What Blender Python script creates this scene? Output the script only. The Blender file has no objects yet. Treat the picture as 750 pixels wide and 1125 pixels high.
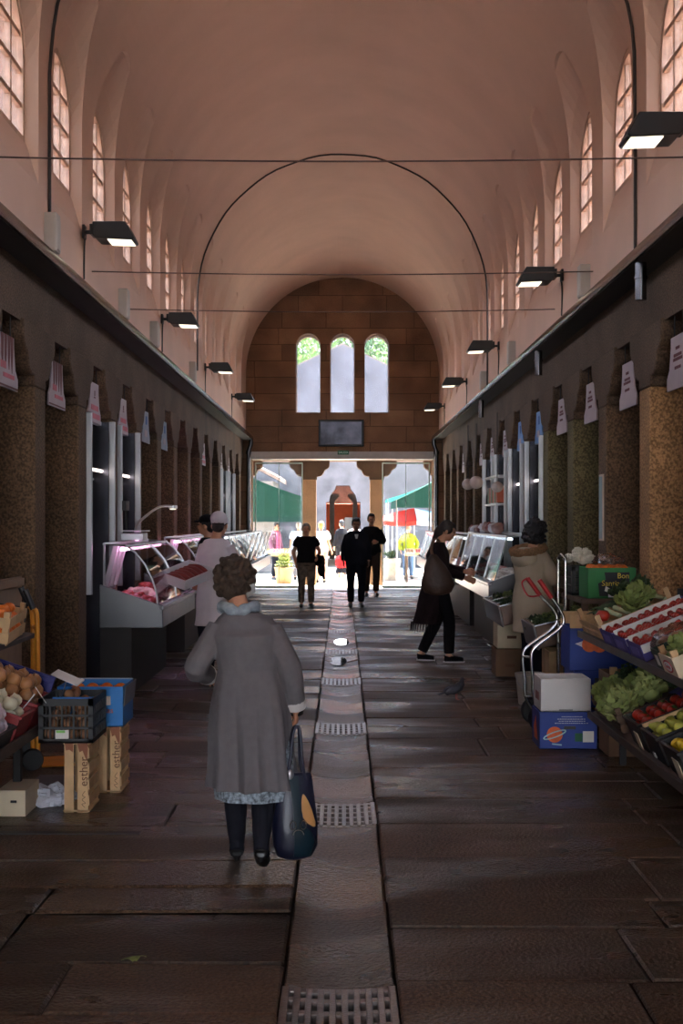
EXPO, SKY, SUN, SUNDIR = 3.0, 1.9, 9.0, (.12, .33, .93)
LAMP, PINK = .25, 1.8
import bpy, bmesh, math, random
from mathutils import Vector, Matrix, Euler, noise as mnoise
R = random.Random(7)
PI = math.pi
C = bpy.context.scene.collection
SC = bpy.context.scene
CAM_H, FPX = 1.67, 1400.0

def lin(c):
    return tuple(((v/255)/12.92 if v/255 <= .04045 else ((v/255+.055)/1.055)**2.4) for v in c)

# ------------------------------------------------------------------ materials
MATS = {}
def M(name, rgb, rough=.6, metal=0, var=.15, vs=6, bump=0, bs=40, spec=.5, emit=0, coat=0, alpha=1, speck=0, sp_s=120, sss=0):
    if name in MATS: return MATS[name]
    m = bpy.data.materials.new(name); m.use_nodes = True
    nt = m.node_tree; N = nt.nodes; L = nt.links
    b = N['Principled BSDF']
    col = lin(rgb)
    b.inputs['Roughness'].default_value = rough; b.inputs['Metallic'].default_value = metal
    b.inputs['Specular IOR Level'].default_value = spec
    if coat: b.inputs['Coat Weight'].default_value = coat; b.inputs['Coat Roughness'].default_value = .1
    if sss: b.inputs['Subsurface Weight'].default_value = sss; b.inputs['Subsurface Radius'].default_value = (.01, .004, .002)
    tc = N.new('ShaderNodeTexCoord')
    nz = N.new('ShaderNodeTexNoise'); nz.inputs['Scale'].default_value = vs; nz.inputs['Detail'].default_value = 5
    L.new(tc.outputs['Object'], nz.inputs['Vector'])
    rp = N.new('ShaderNodeValToRGB')
    rp.color_ramp.elements[0].position = .3; rp.color_ramp.elements[1].position = .7
    rp.color_ramp.elements[0].color = tuple(max(0, v*(1-var)) for v in col)+(1,)
    rp.color_ramp.elements[1].color = tuple(min(1, v*(1+var)) for v in col)+(1,)
    L.new(nz.outputs['Fac'], rp.inputs['Fac'])
    out = rp.outputs['Color']
    if speck:
        n2 = N.new('ShaderNodeTexNoise'); n2.inputs['Scale'].default_value = sp_s; n2.inputs['Detail'].default_value = 3
        L.new(tc.outputs['Object'], n2.inputs['Vector'])
        r2 = N.new('ShaderNodeValToRGB'); r2.color_ramp.elements[0].position = .38; r2.color_ramp.elements[1].position = .62
        r2.color_ramp.elements[0].color = (1-speck,)*3+(1,); r2.color_ramp.elements[1].color = (1+speck,)*3+(1,)
        L.new(n2.outputs['Fac'], r2.inputs['Fac'])
        mx = N.new('ShaderNodeMix'); mx.data_type = 'RGBA'; mx.blend_type = 'MULTIPLY'; mx.inputs['Factor'].default_value = 1
        L.new(out, mx.inputs['A']); L.new(r2.outputs['Color'], mx.inputs['B']); out = mx.outputs['Result']
    L.new(out, b.inputs['Base Color'])
    if bump:
        n3 = N.new('ShaderNodeTexNoise'); n3.inputs['Scale'].default_value = bs; n3.inputs['Detail'].default_value = 4
        L.new(tc.outputs['Object'], n3.inputs['Vector'])
        bp = N.new('ShaderNodeBump'); bp.inputs['Strength'].default_value = bump; bp.inputs['Distance'].default_value = .02
        L.new(n3.outputs['Fac'], bp.inputs['Height']); L.new(bp.outputs['Normal'], b.inputs['Normal'])
    if emit:
        L.new(out, b.inputs['Emission Color']); b.inputs['Emission Strength'].default_value = emit
    if alpha < 1: b.inputs['Alpha'].default_value = alpha
    MATS[name] = m
    return m

def glass_mat(name, tint=(.95, .97, 1), refl=.12, rough=.02, power=.75):
    """thin pane: clear with a facing-dependent mirror"""
    if name in MATS: return MATS[name]
    m = bpy.data.materials.new(name); m.use_nodes = True
    nt = m.node_tree; N = nt.nodes; L = nt.links
    N.remove(N['Principled BSDF'])
    tr = N.new('ShaderNodeBsdfTransparent'); tr.inputs[0].default_value = tuple(tint)+(1,)
    gl = N.new('ShaderNodeBsdfGlossy'); gl.inputs['Roughness'].default_value = rough
    lw = N.new('ShaderNodeLayerWeight'); lw.inputs[0].default_value = .25
    mp = N.new('ShaderNodeMapRange'); mp.inputs[3].default_value = refl*.4; mp.inputs[4].default_value = power
    L.new(lw.outputs['Fresnel'], mp.inputs[0])
    mx = N.new('ShaderNodeMixShader')
    L.new(mp.outputs[0], mx.inputs[0]); L.new(tr.outputs[0], mx.inputs[1]); L.new(gl.outputs[0], mx.inputs[2])
    L.new(mx.outputs[0], N['Material Output'].inputs[0])
    MATS[name] = m
    return m

# ------------------------------------------------------------------ mesh building
class S:
    def __init__(s): s.bm = bmesh.new()
    def _add(s, verts, faces, mtx=None):
        vs = [s.bm.verts.new(mtx @ Vector(v) if mtx else v) for v in verts]
        for f in faces:
            try: s.bm.faces.new([vs[i] for i in f])
            except ValueError: pass
        return vs
    def box(s, c, d, rot=(0, 0, 0), mtx=None):
        x, y, z = (v/2 for v in d)
        V = [(-x,-y,-z),(x,-y,-z),(x,y,-z),(-x,y,-z),(-x,-y,z),(x,-y,z),(x,y,z),(-x,y,z)]
        m = Matrix.Translation(c) @ Euler(rot).to_matrix().to_4x4()
        if mtx: m = mtx @ m
        s._add(V, [(0,3,2,1),(4,5,6,7),(0,1,5,4),(1,2,6,5),(2,3,7,6),(3,0,4,7)], m); return s
    def prism(s, poly, a, b, axis='y', mtx=None):
        """2-D polygon extruded a..b along axis; poly is (x,z) for y, (y,z) for x, (x,y) for z"""
        n = len(poly)
        def p(q, t): return {'y': (q[0], t, q[1]), 'x': (t, q[0], q[1]), 'z': (q[0], q[1], t)}[axis]
        V = [p(q, a) for q in poly]+[p(q, b) for q in poly]
        F = [tuple(range(n))[::-1], tuple(range(n, 2*n))]+[(i, (i+1) % n, n+(i+1) % n, n+i) for i in range(n)]
        s._add(V, F, mtx); return s
    def tube(s, pts, r, n=8, flat=1, cap=True):
        pts = [Vector(p) for p in pts]; m = len(pts)
        rs = r if isinstance(r, (list, tuple)) else [r]*m
        T = []
        for i in range(m):
            a = pts[min(i+1, m-1)]-pts[max(i-1, 0)]
            T.append(a.normalized() if a.length > 1e-9 else Vector((0, 0, 1)))
        u = T[0].orthogonal().normalized(); V = []; 
        if abs(T[0].z) < .9: u = Vector((0,0,1)).cross(T[0]).normalized()
        else: u = (Vector((1,0,0))-T[0]*T[0].x).normalized()
        for i in range(m):
            u = (u-T[i]*u.dot(T[i])).normalized(); w = T[i].cross(u)
            for k in range(n):
                a = 2*PI*k/n
                V.append(pts[i]+(u*math.cos(a)+w*math.sin(a)*flat)*rs[i])
        F = [(i*n+k, i*n+(k+1) % n, (i+1)*n+(k+1) % n, (i+1)*n+k) for i in range(m-1) for k in range(n)]
        if cap: F += [tuple(range(n))[::-1], tuple(range((m-1)*n, m*n))]
        s._add(V, F); return s
    def lathe(s, prof, c=(0, 0, 0), n=20, mtx=None, sx=1, sy=1):
        V = []; 
        for r, z in prof:
            for k in range(n):
                a = 2*PI*k/n; V.append((c[0]+r*math.cos(a)*sx, c[1]+r*math.sin(a)*sy, c[2]+z))
        m = len(prof)
        F = [(i*n+k, i*n+(k+1) % n, (i+1)*n+(k+1) % n, (i+1)*n+k) for i in range(m-1) for k in range(n)]
        F += [tuple(range(n))[::-1], tuple(range((m-1)*n, m*n))]
        s._add(V, F, mtx); return s
    def ball(s, c, r, u=12, v=8, rot=(0, 0, 0), wob=0, seed=0, dent=0):
        if not isinstance(r, (tuple, list)): r = (r, r, r)
        E = Euler(rot).to_matrix(); V = []
        for i in range(1, v):
            th = PI*i/v
            for k in range(u):
                a = 2*PI*k/u; d = Vector((math.sin(th)*math.cos(a), math.sin(th)*math.sin(a), math.cos(th)))
                q = 1+(wob*mnoise.noise(d*1.7+Vector((seed*3.1, seed*1.7, 0))) if wob else 0)
                if dent and d.z > .6: q -= dent*(d.z-.6)/.4
                V.append(E @ Vector((d.x*r[0]*q, d.y*r[1]*q, d.z*r[2]*q))+Vector(c))
        top = E @ Vector((0, 0, r[2]*(1-dent)))+Vector(c); bot = E @ Vector((0, 0, -r[2]))+Vector(c)
        n0 = len(V); V += [top, bot]
        F = [(i*u+k, (i+1)*u+k, (i+1)*u+(k+1) % u, i*u+(k+1) % u) for i in range(v-2) for k in range(u)]
        F += [(n0, k, (k+1) % u) for k in range(u)]+[(n0+1, (v-2)*u+(k+1) % u, (v-2)*u+k) for k in range(u)]
        s._add(V, F); return s
    def quad(s, *p): s._add(p, [tuple(range(len(p)))]); return s
    def loft(s, rings, cap=True, closed=True):
        n = len(rings[0]); V = [v for r in rings for v in r]; m = len(rings)
        kk = n if closed else n-1
        F = [(i*n+k, i*n+(k+1) % n, (i+1)*n+(k+1) % n, (i+1)*n+k) for i in range(m-1) for k in range(kk)]
        if cap: F += [tuple(range(n))[::-1], tuple(range((m-1)*n, m*n))]
        s._add(V, F); return s
    def mesh(s, name, smooth=None):
        bmesh.ops.recalc_face_normals(s.bm, faces=s.bm.faces)
        me = bpy.data.meshes.new(name); s.bm.to_mesh(me); s.bm.free()
        if smooth is not None: shade(me, smooth)
        return me

def shade(me, ang=40):
    if ang >= 180:
        me.polygons.foreach_set('use_smooth', [True]*len(me.polygons)); return
    bm = bmesh.new(); bm.from_mesh(me); lim = math.radians(ang)
    for f in bm.faces: f.smooth = True
    for e in bm.edges: e.smooth = (len(e.link_faces) == 2 and e.calc_face_angle(0) < lim)
    bm.to_mesh(me); bm.free()

def obj(name, s, mat, parent=None, smooth=40, bev=0, loc=None, rot=None, seg=2):
    if isinstance(s, list): return [obj(name, q, mat, parent, smooth, bev, loc, rot, seg) for q in s]
    me = s.mesh(name, smooth) if isinstance(s, S) else s
    o = bpy.data.objects.new(name, me); C.objects.link(o)
    if mat and not me.materials: me.materials.append(mat)
    if parent: o.parent = parent
    if loc: o.location = loc
    if rot: o.rotation_euler = rot
    if bev:
        b = o.modifiers.new('b', 'BEVEL'); b.width = bev; b.segments = seg; b.limit_method = 'ANGLE'; b.harden_normals = False
    return o

def tag(o, label=None, cat=None, group=None, kind=None):
    if label: o['label'] = label
    if cat: o['category'] = cat
    if group: o['group'] = group
    if kind: o['kind'] = kind
    return o
def thing(name, label, cat, loc=(0, 0, 0), rz=0, group=None, rot=None):
    o = bpy.data.objects.new(name, None); C.objects.link(o); o.empty_display_size = .1
    o.location = loc; o.rotation_euler = rot if rot else (0, 0, rz)
    return tag(o, label, cat, group)
def kids(o): return [c for c in bpy.data.objects if c.parent == o]
def copy_tree(o, parent=None, ch=None):
    c = o.copy(); C.objects.link(c)
    if parent: c.parent = parent
    for k in (kids(o)): copy_tree(k, c)
    return c
def struct(name, s, mat, smooth=30, bev=0, parent=None, **k):
    o = obj(name, s, mat, parent, smooth, bev, **k)
    if not parent: o['kind'] = 'structure'
    return o

def evalmesh(o, name=None):
    bpy.context.view_layer.update()
    dg = bpy.context.evaluated_depsgraph_get()
    me = bpy.data.meshes.new_from_object(o.evaluated_get(dg)); me.name = name or o.name
    return me
def bool_cut(me, cutter_me):
    a = bpy.data.objects.new('a', me); b = bpy.data.objects.new('b', cutter_me); C.objects.link(a); C.objects.link(b)
    m = a.modifiers.new('x', 'BOOLEAN'); m.object = b; m.operation = 'DIFFERENCE'; m.solver = 'EXACT'
    r = evalmesh(a, me.name); bpy.data.objects.remove(a); bpy.data.objects.remove(b); return r
def fuse(s, name, voxel=.008, it=6, fac=.5, dec=0):
    """melt overlapping closed shells into one continuous skin"""
    me = s.mesh(name); a = bpy.data.objects.new('a', me); C.objects.link(a)
    m = a.modifiers.new('r', 'REMESH'); m.mode = 'VOXEL'; m.voxel_size = voxel
    if it: q = a.modifiers.new('s', 'SMOOTH'); q.factor = fac; q.iterations = it
    r = evalmesh(a, name); bpy.data.objects.remove(a); shade(r, 180); return r
def text(name, body, size, mat, parent, loc, rot, depth=.001, align='CENTER', sx=1, shear=0):
    cu = bpy.data.curves.new(name, 'FONT'); cu.body = body; cu.size = size; cu.extrude = depth
    cu.align_x = align; cu.align_y = 'CENTER'; cu.shear = shear; cu.resolution_u = 3
    t = bpy.data.objects.new('t', cu); C.objects.link(t); me = evalmesh(t, name); bpy.data.objects.remove(t)
    o = bpy.data.objects.new(name, me); C.objects.link(o); me.materials.clear(); me.materials.append(mat)
    o.parent = parent; o.location = loc; o.rotation_euler = rot; o.scale = (sx, 1, 1)
    return o
def arch(hw, bot, apex, n=16):
    """outline (u,z): flat bottom, round head of radius hw"""
    sp = apex-hw
    return [(-hw, bot), (hw, bot)]+[(hw*math.cos(PI*i/n), sp+hw*math.sin(PI*i/n)) for i in range(n+1)]
def smoothpath(P, k=6):
    P = [Vector(p) for p in P]; out = []
    for i in range(len(P)-1):
        a, b, c, d = P[max(i-1, 0)], P[i], P[i+1], P[min(i+2, len(P)-1)]
        for j in range(k):
            t = j/k
            out.append(.5*((2*b)+(c-a)*t+(2*a-5*b+4*c-d)*t*t+(3*b-a-3*c+d)*t**3))
    return out+[P[-1]]
# ------------------------------------------------------------------ camera, sky, sun
cam = bpy.data.cameras.new('camera'); co = bpy.data.objects.new('camera', cam); C.objects.link(co)
co.location = (0, 0, CAM_H); co.rotation_euler = (PI/2, 0, 0)
cam.sensor_fit = 'VERTICAL'; cam.sensor_height = 24; cam.lens = FPX/1125*24
cam.shift_x = -1/1125; cam.shift_y = 8.5/1125; cam.clip_end = 300
cam.dof.use_dof = False
SC.camera = co
SC.view_settings.view_transform = 'Standard'; SC.view_settings.look = 'None'
SC.view_settings.gamma = 1; SC.view_settings.use_curve_mapping = False
SC.view_settings.exposure = EXPO

w = bpy.data.worlds.new('sky'); SC.world = w; w.use_nodes = True
nt = w.node_tree; bg = nt.nodes['Background']
tc = nt.nodes.new('ShaderNodeTexCoord'); sp = nt.nodes.new('ShaderNodeSeparateXYZ'); rp = nt.nodes.new('ShaderNodeValToRGB')
nt.links.new(tc.outputs['Generated'], sp.inputs[0]); nt.links.new(sp.outputs['Z'], rp.inputs[0]); nt.links.new(rp.outputs[0], bg.inputs[0])
rp.color_ramp.elements[0].position = 0; rp.color_ramp.elements[0].color = (.90, .94, 1, 1)
rp.color_ramp.elements[1].position = .7; rp.color_ramp.elements[1].color = (.52, .66, .95, 1)
bg.inputs[1].default_value = SKY
sl = bpy.data.lights.new('sun', 'SUN'); so = bpy.data.objects.new('sun', sl); C.objects.link(so)
sl.energy = SUN; sl.color = (1, .93, .82); sl.angle = .01
so.rotation_euler = Vector(SUNDIR).to_track_quat('Z', 'Y').to_euler(); so.location = (0, 40, 30)

# ------------------------------------------------------------------ materials of the hall
def granite(name, rgb, rough=.8, spec=.3, tint=False, wet=False, sp=70, sk=.38, bu=.55, bs=55):
    m = M(name, rgb, rough, var=.30, vs=1.6, bump=bu, bs=bs, spec=spec, speck=sk, sp_s=sp)
    nt = m.node_tree; N = nt.nodes; L = nt.links; b = N['Principled BSDF']
    if tint:
        at = N.new('ShaderNodeAttribute'); at.attribute_name = 'tint'
        mx = N.new('ShaderNodeMix'); mx.data_type = 'RGBA'; mx.blend_type = 'MULTIPLY'; mx.inputs['Factor'].default_value = 1
        src = b.inputs['Base Color'].links[0].from_socket
        L.new(src, mx.inputs['A']); L.new(at.outputs['Color'], mx.inputs['B']); L.new(mx.outputs['Result'], b.inputs['Base Color'])
    if wet:
        tc = N.new('ShaderNodeTexCoord')
        mpn = N.new('ShaderNodeMapping'); mpn.inputs['Scale'].default_value = (.55, 1.3, 1); L.new(tc.outputs['Object'], mpn.inputs[0])
        n = N.new('ShaderNodeTexNoise'); n.inputs['Scale'].default_value = 1.1; n.inputs['Detail'].default_value = 6
        L.new(mpn.outputs[0], n.inputs['Vector'])
        mr = N.new('ShaderNodeMapRange'); mr.inputs[1].default_value = .40; mr.inputs[2].default_value = .58
        mr.inputs[3].default_value = wet[0]; mr.inputs[4].default_value = wet[1]
        L.new(n.outputs['Fac'], mr.inputs[0]); L.new(mr.outputs[0], b.inputs['Roughness'])
    return m
GRAN = granite('granite brown', (84, 65, 50))
GRANP = granite('granite pillar', (98, 76, 56), sp=55, sk=.42, bu=.9, bs=34)
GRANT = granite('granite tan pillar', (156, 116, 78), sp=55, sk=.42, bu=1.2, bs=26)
GRANG = granite('granite mossy pillar', (106, 96, 66), sp=55, sk=.42, bu=1.1, bs=30)
GRANF = granite('granite paving', (82, 65, 50), .4, .38, tint=True, wet=(.13, .58))
GRANC = granite('granite channel', (98, 80, 64), .35, .55, tint=True, wet=(.14, .40))
PLAST = M('plaster', (210, 178, 159), .75, var=.06, vs=1.2, bump=.08, bs=12, spec=.2)
STEEL = M('stainless steel', (176, 178, 182), .28, 1, var=.08, vs=3)
ZINC = M('zinc gutter', (104, 104, 108), .24, 1, var=.2, vs=2)
DKMET = M('dark painted metal', (30, 28, 28), .45, .3, var=.1)
BLACK = M('black plastic', (18, 18, 20), .45, var=.1)
WHITE = M('white paint', (205, 203, 200), .5, var=.04)
GREYB = M('grey enamel box', (176, 168, 158), .5, var=.05)
WOODF = M('window wood', (196, 160, 136), .55, var=.2, vs=9)
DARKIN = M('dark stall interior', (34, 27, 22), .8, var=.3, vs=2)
PANE = glass_mat('window pane', (.93, .95, .97), .1)
GLASS = glass_mat('display glass', (.93, .96, .96), .12, .03, .8)
Y0, Y1 = -6.0, 30.4
YK = lambda k: 10.7+1.61*k          # opening / window centre
PK = lambda k: 9.9+1.61*k           # pillar centre
KS = range(-9, 12)

# ------------------------------------------------------------------ floor: paving slabs and the dished channel
def slabs(name, mat, rects, zf=lambda x, y: 0, lip=.004, seed=1, j=.004, nx=1):
    rr = random.Random(seed); bm = bmesh.new(); lay = bm.loops.layers.float_color.new('tint')
    for (x0, x1, y0, y1) in rects:
        t = rr.uniform(.62, 1.3); wm = rr.uniform(-.05, .05); col = (t*(1+wm), t, t*(1-wm), 1)
        dz = rr.uniform(-.004, .004); tx = rr.uniform(-.0035, .0035); ty = rr.uniform(-.009, .009); cy = (y0+y1)/2; cx = (x0+x1)/2
        g = []
        for iy, (yy, dn) in enumerate(((y0+j, lip*2.5), (y0+j*3.5, 0), (y1-j*3.5, 0), (y1-j, lip*2.5))):
            row = []
            for ix in range(nx+3):
                if ix == 0: xx, d2 = x0+j, lip*2.5
                elif ix == nx+2: xx, d2 = x1-j, lip*2.5
                else: xx, d2 = x0+j*3.5+(x1-x0-7*j)*(ix-1)/nx, 0
                jit = 0 if d2 or dn else 0
                row.append(bm.verts.new((xx+(rr.uniform(-.003, .003)), yy+rr.uniform(-.005, .005), zf(xx, yy)+dz+tx*(xx-cx)/(x1-x0)*2+ty*(yy-cy)/(y1-y0)-max(d2, dn)-.001)))
            g.append(row)
        for a in range(3):
            for b in range(nx+2):
                f = bm.faces.new((g[a][b], g[a][b+1], g[a+1][b+1], g[a+1][b])); f.smooth = False
                for lp in f.loops: lp[lay] = col
    me = bpy.data.meshes.new(name); bm.to_mesh(me); bm.free(); return me
rr = random.Random(5); rects = []
CH0, CH1 = -.215, .19
for side in (0, 1):
    y = -6.2
    while y < 30.6:
        d = rr.choice((.38, .45, .5, .55, .62, .7)); y2 = min(y+d, 30.7)
        x = -4.6 if side == 0 else CH1+.002
        xe = CH0-.002 if side == 0 else 4.6
        cuts = [x]
        while True:
            q = cuts[-1]+rr.uniform(.8, 1.9)
            if q > xe-.5: break
            cuts.append(q)
        cuts.append(xe)
        for a, b in zip(cuts, cuts[1:]): rects.append((a, b, y, y2))
        y = y2
fl = struct('floor', slabs('floor', GRANF, rects, seed=11), GRANF, smooth=None)
# mortar bed under the slabs
fb = struct('floor_bed', S().box((0, 12.2, -.11), (9.4, 37, .1)), M('floor joint', (44, 37, 31), .7), parent=None)
dish = lambda x, y: -.028*(1-((x-(CH0+CH1)/2)/((CH1-CH0)/2))**2)-.002
crects = []; y = -6.2
G0, GP, GL = 4.6, 2.985, .56      # far edge of the first grate, pitch, length
gr = [G0+GP*k for k in range(-3, 9)]
for k, ge in enumerate(gr):
    a, b = ge, ge+GP-GL; n = 3
    for i in range(n): crects.append((CH0, CH1, a+(b-a)*i/n, a+(b-a)*(i+1)/n))
struct('floor_channel', slabs('floor_channel', GRANC, [c for c in crects if c[3] < 30.6], dish, seed=3, nx=10, j=.003), GRANC, smooth=None)
# carved stone grates
def grate_mesh():
    s = S(); n = 9; wd = CH1-CH0; xm = (CH0+CH1)/2
    for i in range(n+1):
        x = CH0+.012+(wd-.024)*i/n
        s.box((x-xm, 0, -.024-.014*(1-((x-xm)/(wd/2))**2)), (.024 if 0 < i < n else .028, GL-.02, .04))
    for yy in (-GL/2+.02, -GL*.3, -GL*.1, GL*.1, GL*.3, GL/2-.02):
        for i in range(n):
            x = CH0+.012+(wd-.024)*(i+.5)/n
            s.box((x-xm, yy, -.026-.014*(1-((x-xm)/(wd/2))**2)), (wd/n-.006, .045 if abs(yy) > .2 else .034, .034))
    return s.mesh('grate', 30)
gm = grate_mesh(); GRM = M('worn iron grate', (138, 128, 122), .3, .6, var=.2, vs=20, bump=.2, bs=90)
ordn = ['nearest', 'second', 'third', 'fourth', 'fifth', 'sixth', 'seventh', 'eighth', 'ninth']
for k, ge in enumerate([g for g in gr if 4 < g < 30.2]):
    o = obj('drain_grate', gm, GRM, loc=((CH0+CH1)/2, ge-GL/2, -.002), bev=.003)
    tag(o, ['slotted drain grate cut off by the bottom edge of the picture', 'slotted drain grate in the floor channel beside the dark handbag'][k] if k < 2 else
        'slotted drain grate in the floor channel, %s counted from the bottom' % ordn[k], 'drain grate', 'drain grates along the floor channel')
WATER = M('standing water', (40, 36, 34), .03, var=.05, spec=.9)
for yy, nm in ((17.6, 'small bright puddle in the channel, the farther one'), (15.25, 'small bright puddle in the channel, the nearer one')):
    s = S(); s.lathe([(.001, 0), (.105, 0), (.106, -.004)], (0, 0, 0), 28, sy=4.4)
    tag(obj('puddle', s, WATER, loc=((CH0+CH1)/2-(.04 if yy < 16 else 0), yy, -.018), smooth=20), nm, 'puddle', 'puddles in the channel')

# ------------------------------------------------------------------ vault and clerestory walls
def outline(hw, bot, apex): return arch(hw, bot, apex, 14)
cut = S()
for k in KS:
    for sgn in (-1, 1):
        rings = []
        for ax, hw, bot, ap in ((3.3, .52, 4.5, 5.62), (2.385, .52, 4.5, 5.62), (2.3, .56, 4.2, 5.82), (2.1, .56, 4.2, 6.16), (1.5, .5, 4.2, 6.22)):
            rings.append([(sgn*ax, YK(k)+u, z) for u, z in outline(hw, bot, ap)])
        cut.loft(rings)
cutm = cut.mesh('cut')
def upper(sgn): return S().box((sgn*2.45, (Y0+Y1)/2, (3.6+5.15)/2), (.3, Y1-Y0, 1.55)).mesh('upper')
for nm, sgn in (('wall_left_upper', -1), ('wall_right_upper', 1)):
    struct(nm, bool_cut(upper(sgn), cutm), PLAST, smooth=None)
n = 72; prof = [(2.3*math.cos(PI*i/n), 5.15+2.3*math.sin(PI*i/n)) for i in range(n+1)]+[(2.62*math.cos(PI*i/n), 5.15+2.62*math.sin(PI*i/n)) for i in range(n, -1, -1)]
struct('ceiling', bool_cut(S().prism(prof, Y0, Y1).mesh('ceiling'), cutm), PLAST, smooth=None)

# windows: timber frame with glazing bars and one pane each
def win_frame():
    s = S(); o = outline(.518, 4.502, 5.618); i_ = outline(.472, 4.548, 5.572); n = len(o)
    for xx in (0,):
        a = [(-.03, u, z) for u, z in o]; b = [(.03, u, z) for u, z in o]; c = [(.03, u, z) for u, z in i_]; d = [(-.03, u, z) for u, z in i_]
        V = a+b+c+d; F = []
        for q in range(4):
            for k in range(n): F.append((q*n+k, q*n+(k+1) % n, ((q+1) % 4)*n+(k+1) % n, ((q+1) % 4)*n+k))
        s._add(V, F)
    for u in (-.16, .16): s.box((0, u, 5.02), (.04, .034, 1.04))
    for z in (4.78, 5.04, 5.30): s.box((0, 0, z), (.035, .95, .036))
    return s.mesh('window_frame', 30)
wf = win_frame(); wp = S().prism(outline(.49, 4.53, 5.59), -.004, .004, 'x').mesh('window_pane', 30)
wi = 1
for k in KS:
    for sgn in (-1, 1):
        o = struct('window_%d' % wi, wf, WOODF, loc=(sgn*2.425, YK(k), 0)); wi += 1
        obj('window_pane', wp, PANE, o)

# ------------------------------------------------------------------ arcade: frieze, pillars, stalls behind
for nm, sgn in (('left', -1), ('right', 1)):
    struct('wall_'+nm, S().box((sgn*2.62, (Y0+Y1)/2, 3.38), (.5, Y1-Y0, .48)), GRAN)
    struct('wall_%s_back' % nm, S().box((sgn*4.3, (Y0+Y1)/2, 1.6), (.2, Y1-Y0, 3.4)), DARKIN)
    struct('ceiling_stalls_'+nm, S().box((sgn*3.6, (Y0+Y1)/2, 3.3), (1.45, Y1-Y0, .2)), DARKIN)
    # ledge with the zinc gutter
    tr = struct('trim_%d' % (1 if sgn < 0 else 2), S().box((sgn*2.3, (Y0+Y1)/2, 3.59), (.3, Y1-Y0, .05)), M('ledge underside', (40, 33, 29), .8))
    g = S(); pr = [(sgn*2.36, 3.66), (sgn*2.14, 3.66), (sgn*2.12, 3.60), (sgn*2.13, 3.57), (sgn*2.15, 3.57), (sgn*2.16, 3.62), (sgn*2.36, 3.63)]
    g.prism(pr, Y0, Y1)
    obj('gutter', g, ZINC, tr)
q = lambda cx, cz, r, a0, a1: [(cx+r*math.cos(math.radians(a0+(a1-a0)*i/6)), cz+r*math.sin(math.radians(a0+(a1-a0)*i/6))) for i in range(7)]
half = [(.51, 3.16), (.51, 3.07)]+q(.38, 3.07, .13, 0, -75)[1:]+[(.385, 2.925)]+q(.22, 2.925, .155, 0, -85)[1:]+[(.19, 2.77), (.19, 2.69)]
corb = half+[(-x, z) for x, z in half[::-1]]
cs = S().prism(corb, -.2, .2, 'x').mesh('corbel', 30)
def pil_mesh(w=.34, h=2.69):
    return S().box((0, 0, h/2), (.4, w, h)).mesh('pillar', 30)
pm = pil_mesh()
for k in range(-9, 13):
    for sgn in (-1, 1):
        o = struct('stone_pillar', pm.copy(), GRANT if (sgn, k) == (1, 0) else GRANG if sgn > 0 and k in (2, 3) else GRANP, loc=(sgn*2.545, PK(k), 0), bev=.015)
        obj('corbel', cs, GRAN, o, bev=.012)

# ------------------------------------------------------------------ end walls
def blockwall():
    m = granite('granite blocks', (126, 96, 74)); nt = m.node_tree; N = nt.nodes; L = nt.links; b = N['Principled BSDF']
    tc = N.new('ShaderNodeTexCoord'); sx = N.new('ShaderNodeSeparateXYZ'); cb = N.new('ShaderNodeCombineXYZ')
    L.new(tc.outputs['Object'], sx.inputs[0]); L.new(sx.outputs['X'], cb.inputs['X']); L.new(sx.outputs['Z'], cb.inputs['Y'])
    br = N.new('ShaderNodeTexBrick'); L.new(cb.outputs[0], br.inputs['Vector'])
    br.inputs['Scale'].default_value = 1; br.inputs['Brick Width'].default_value = 1.05; br.inputs['Row Height'].default_value = .39; br.offset = .37; br.squash = 1.45; br.squash_frequency = 3
    br.inputs['Mortar Size'].default_value = .009; br.inputs['Color1'].default_value = (1.25, 1.18, 1.1, 1); br.inputs['Color2'].default_value = (.8, .78, .76, 1)
    br.inputs['Mortar'].default_value = (.5, .47, .44, 1)
    mx = N.new('ShaderNodeMix'); mx.data_type = 'RGBA'; mx.blend_type = 'MULTIPLY'; mx.inputs['Factor'].default_value = 1
    src = b.inputs['Base Color'].links[0].from_socket
    L.new(src, mx.inputs['A']); L.new(br.outputs['Color'], mx.inputs['B']); L.new(mx.outputs['Result'], b.inputs['Base Color'])
    return m
BLK = blockwall()
for nm, yy, th in (('wall_back', Y1, .75), ('wall_front', Y0-.75, .75)):
    c = S()
    for cx in (-.815, 0, .815):
        c.prism([(cx+u, z) for u, z in arch(.293, 4.23, 6.12)], yy-1, yy+2)
    c.box((0, yy+.4, 1), (4.36, 3, 4.28))
    struct(nm, bool_cut(S().box((0, yy+th/2, 3.8), (9.4, th, 8.2)).mesh(nm), c.mesh('c')), BLK, smooth=None)
EW = wi
for i, cx in enumerate((-.815, 0, .815)):
    fo = S(); o_ = arch(.293, 4.23, 6.12); i_ = arch(.275, 4.25, 6.10); nn = len(o_)
    V = [(u, -.02, z) for u, z in o_]+[(u, .02, z) for u, z in o_]+[(u, .02, z) for u, z in i_]+[(u, -.02, z) for u, z in i_]
    fo._add(V, [(q_*nn+k, q_*nn+(k+1) % nn, ((q_+1) % 4)*nn+(k+1) % nn, ((q_+1) % 4)*nn+k) for q_ in range(4) for k in range(nn)])
    o = struct('window_%d' % (EW+i), fo, GREYB, loc=(cx, Y1+.45, 0))
    obj('window_pane', S().prism(arch(.283, 4.24, 6.11), -.004, .004), glass_mat('hazy pane', (.9, .93, .98), .25, .2, .6), o)
# steel beam over the doorway
struct('trim_3', S().box((0, Y1+.12, 3.20), (4.34, .5, .18)).box((0, Y1-.14, 3.13), (4.34, .03, .04)), M('beam paint', (190, 182, 174), .5, var=.08), bev=.008)
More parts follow.
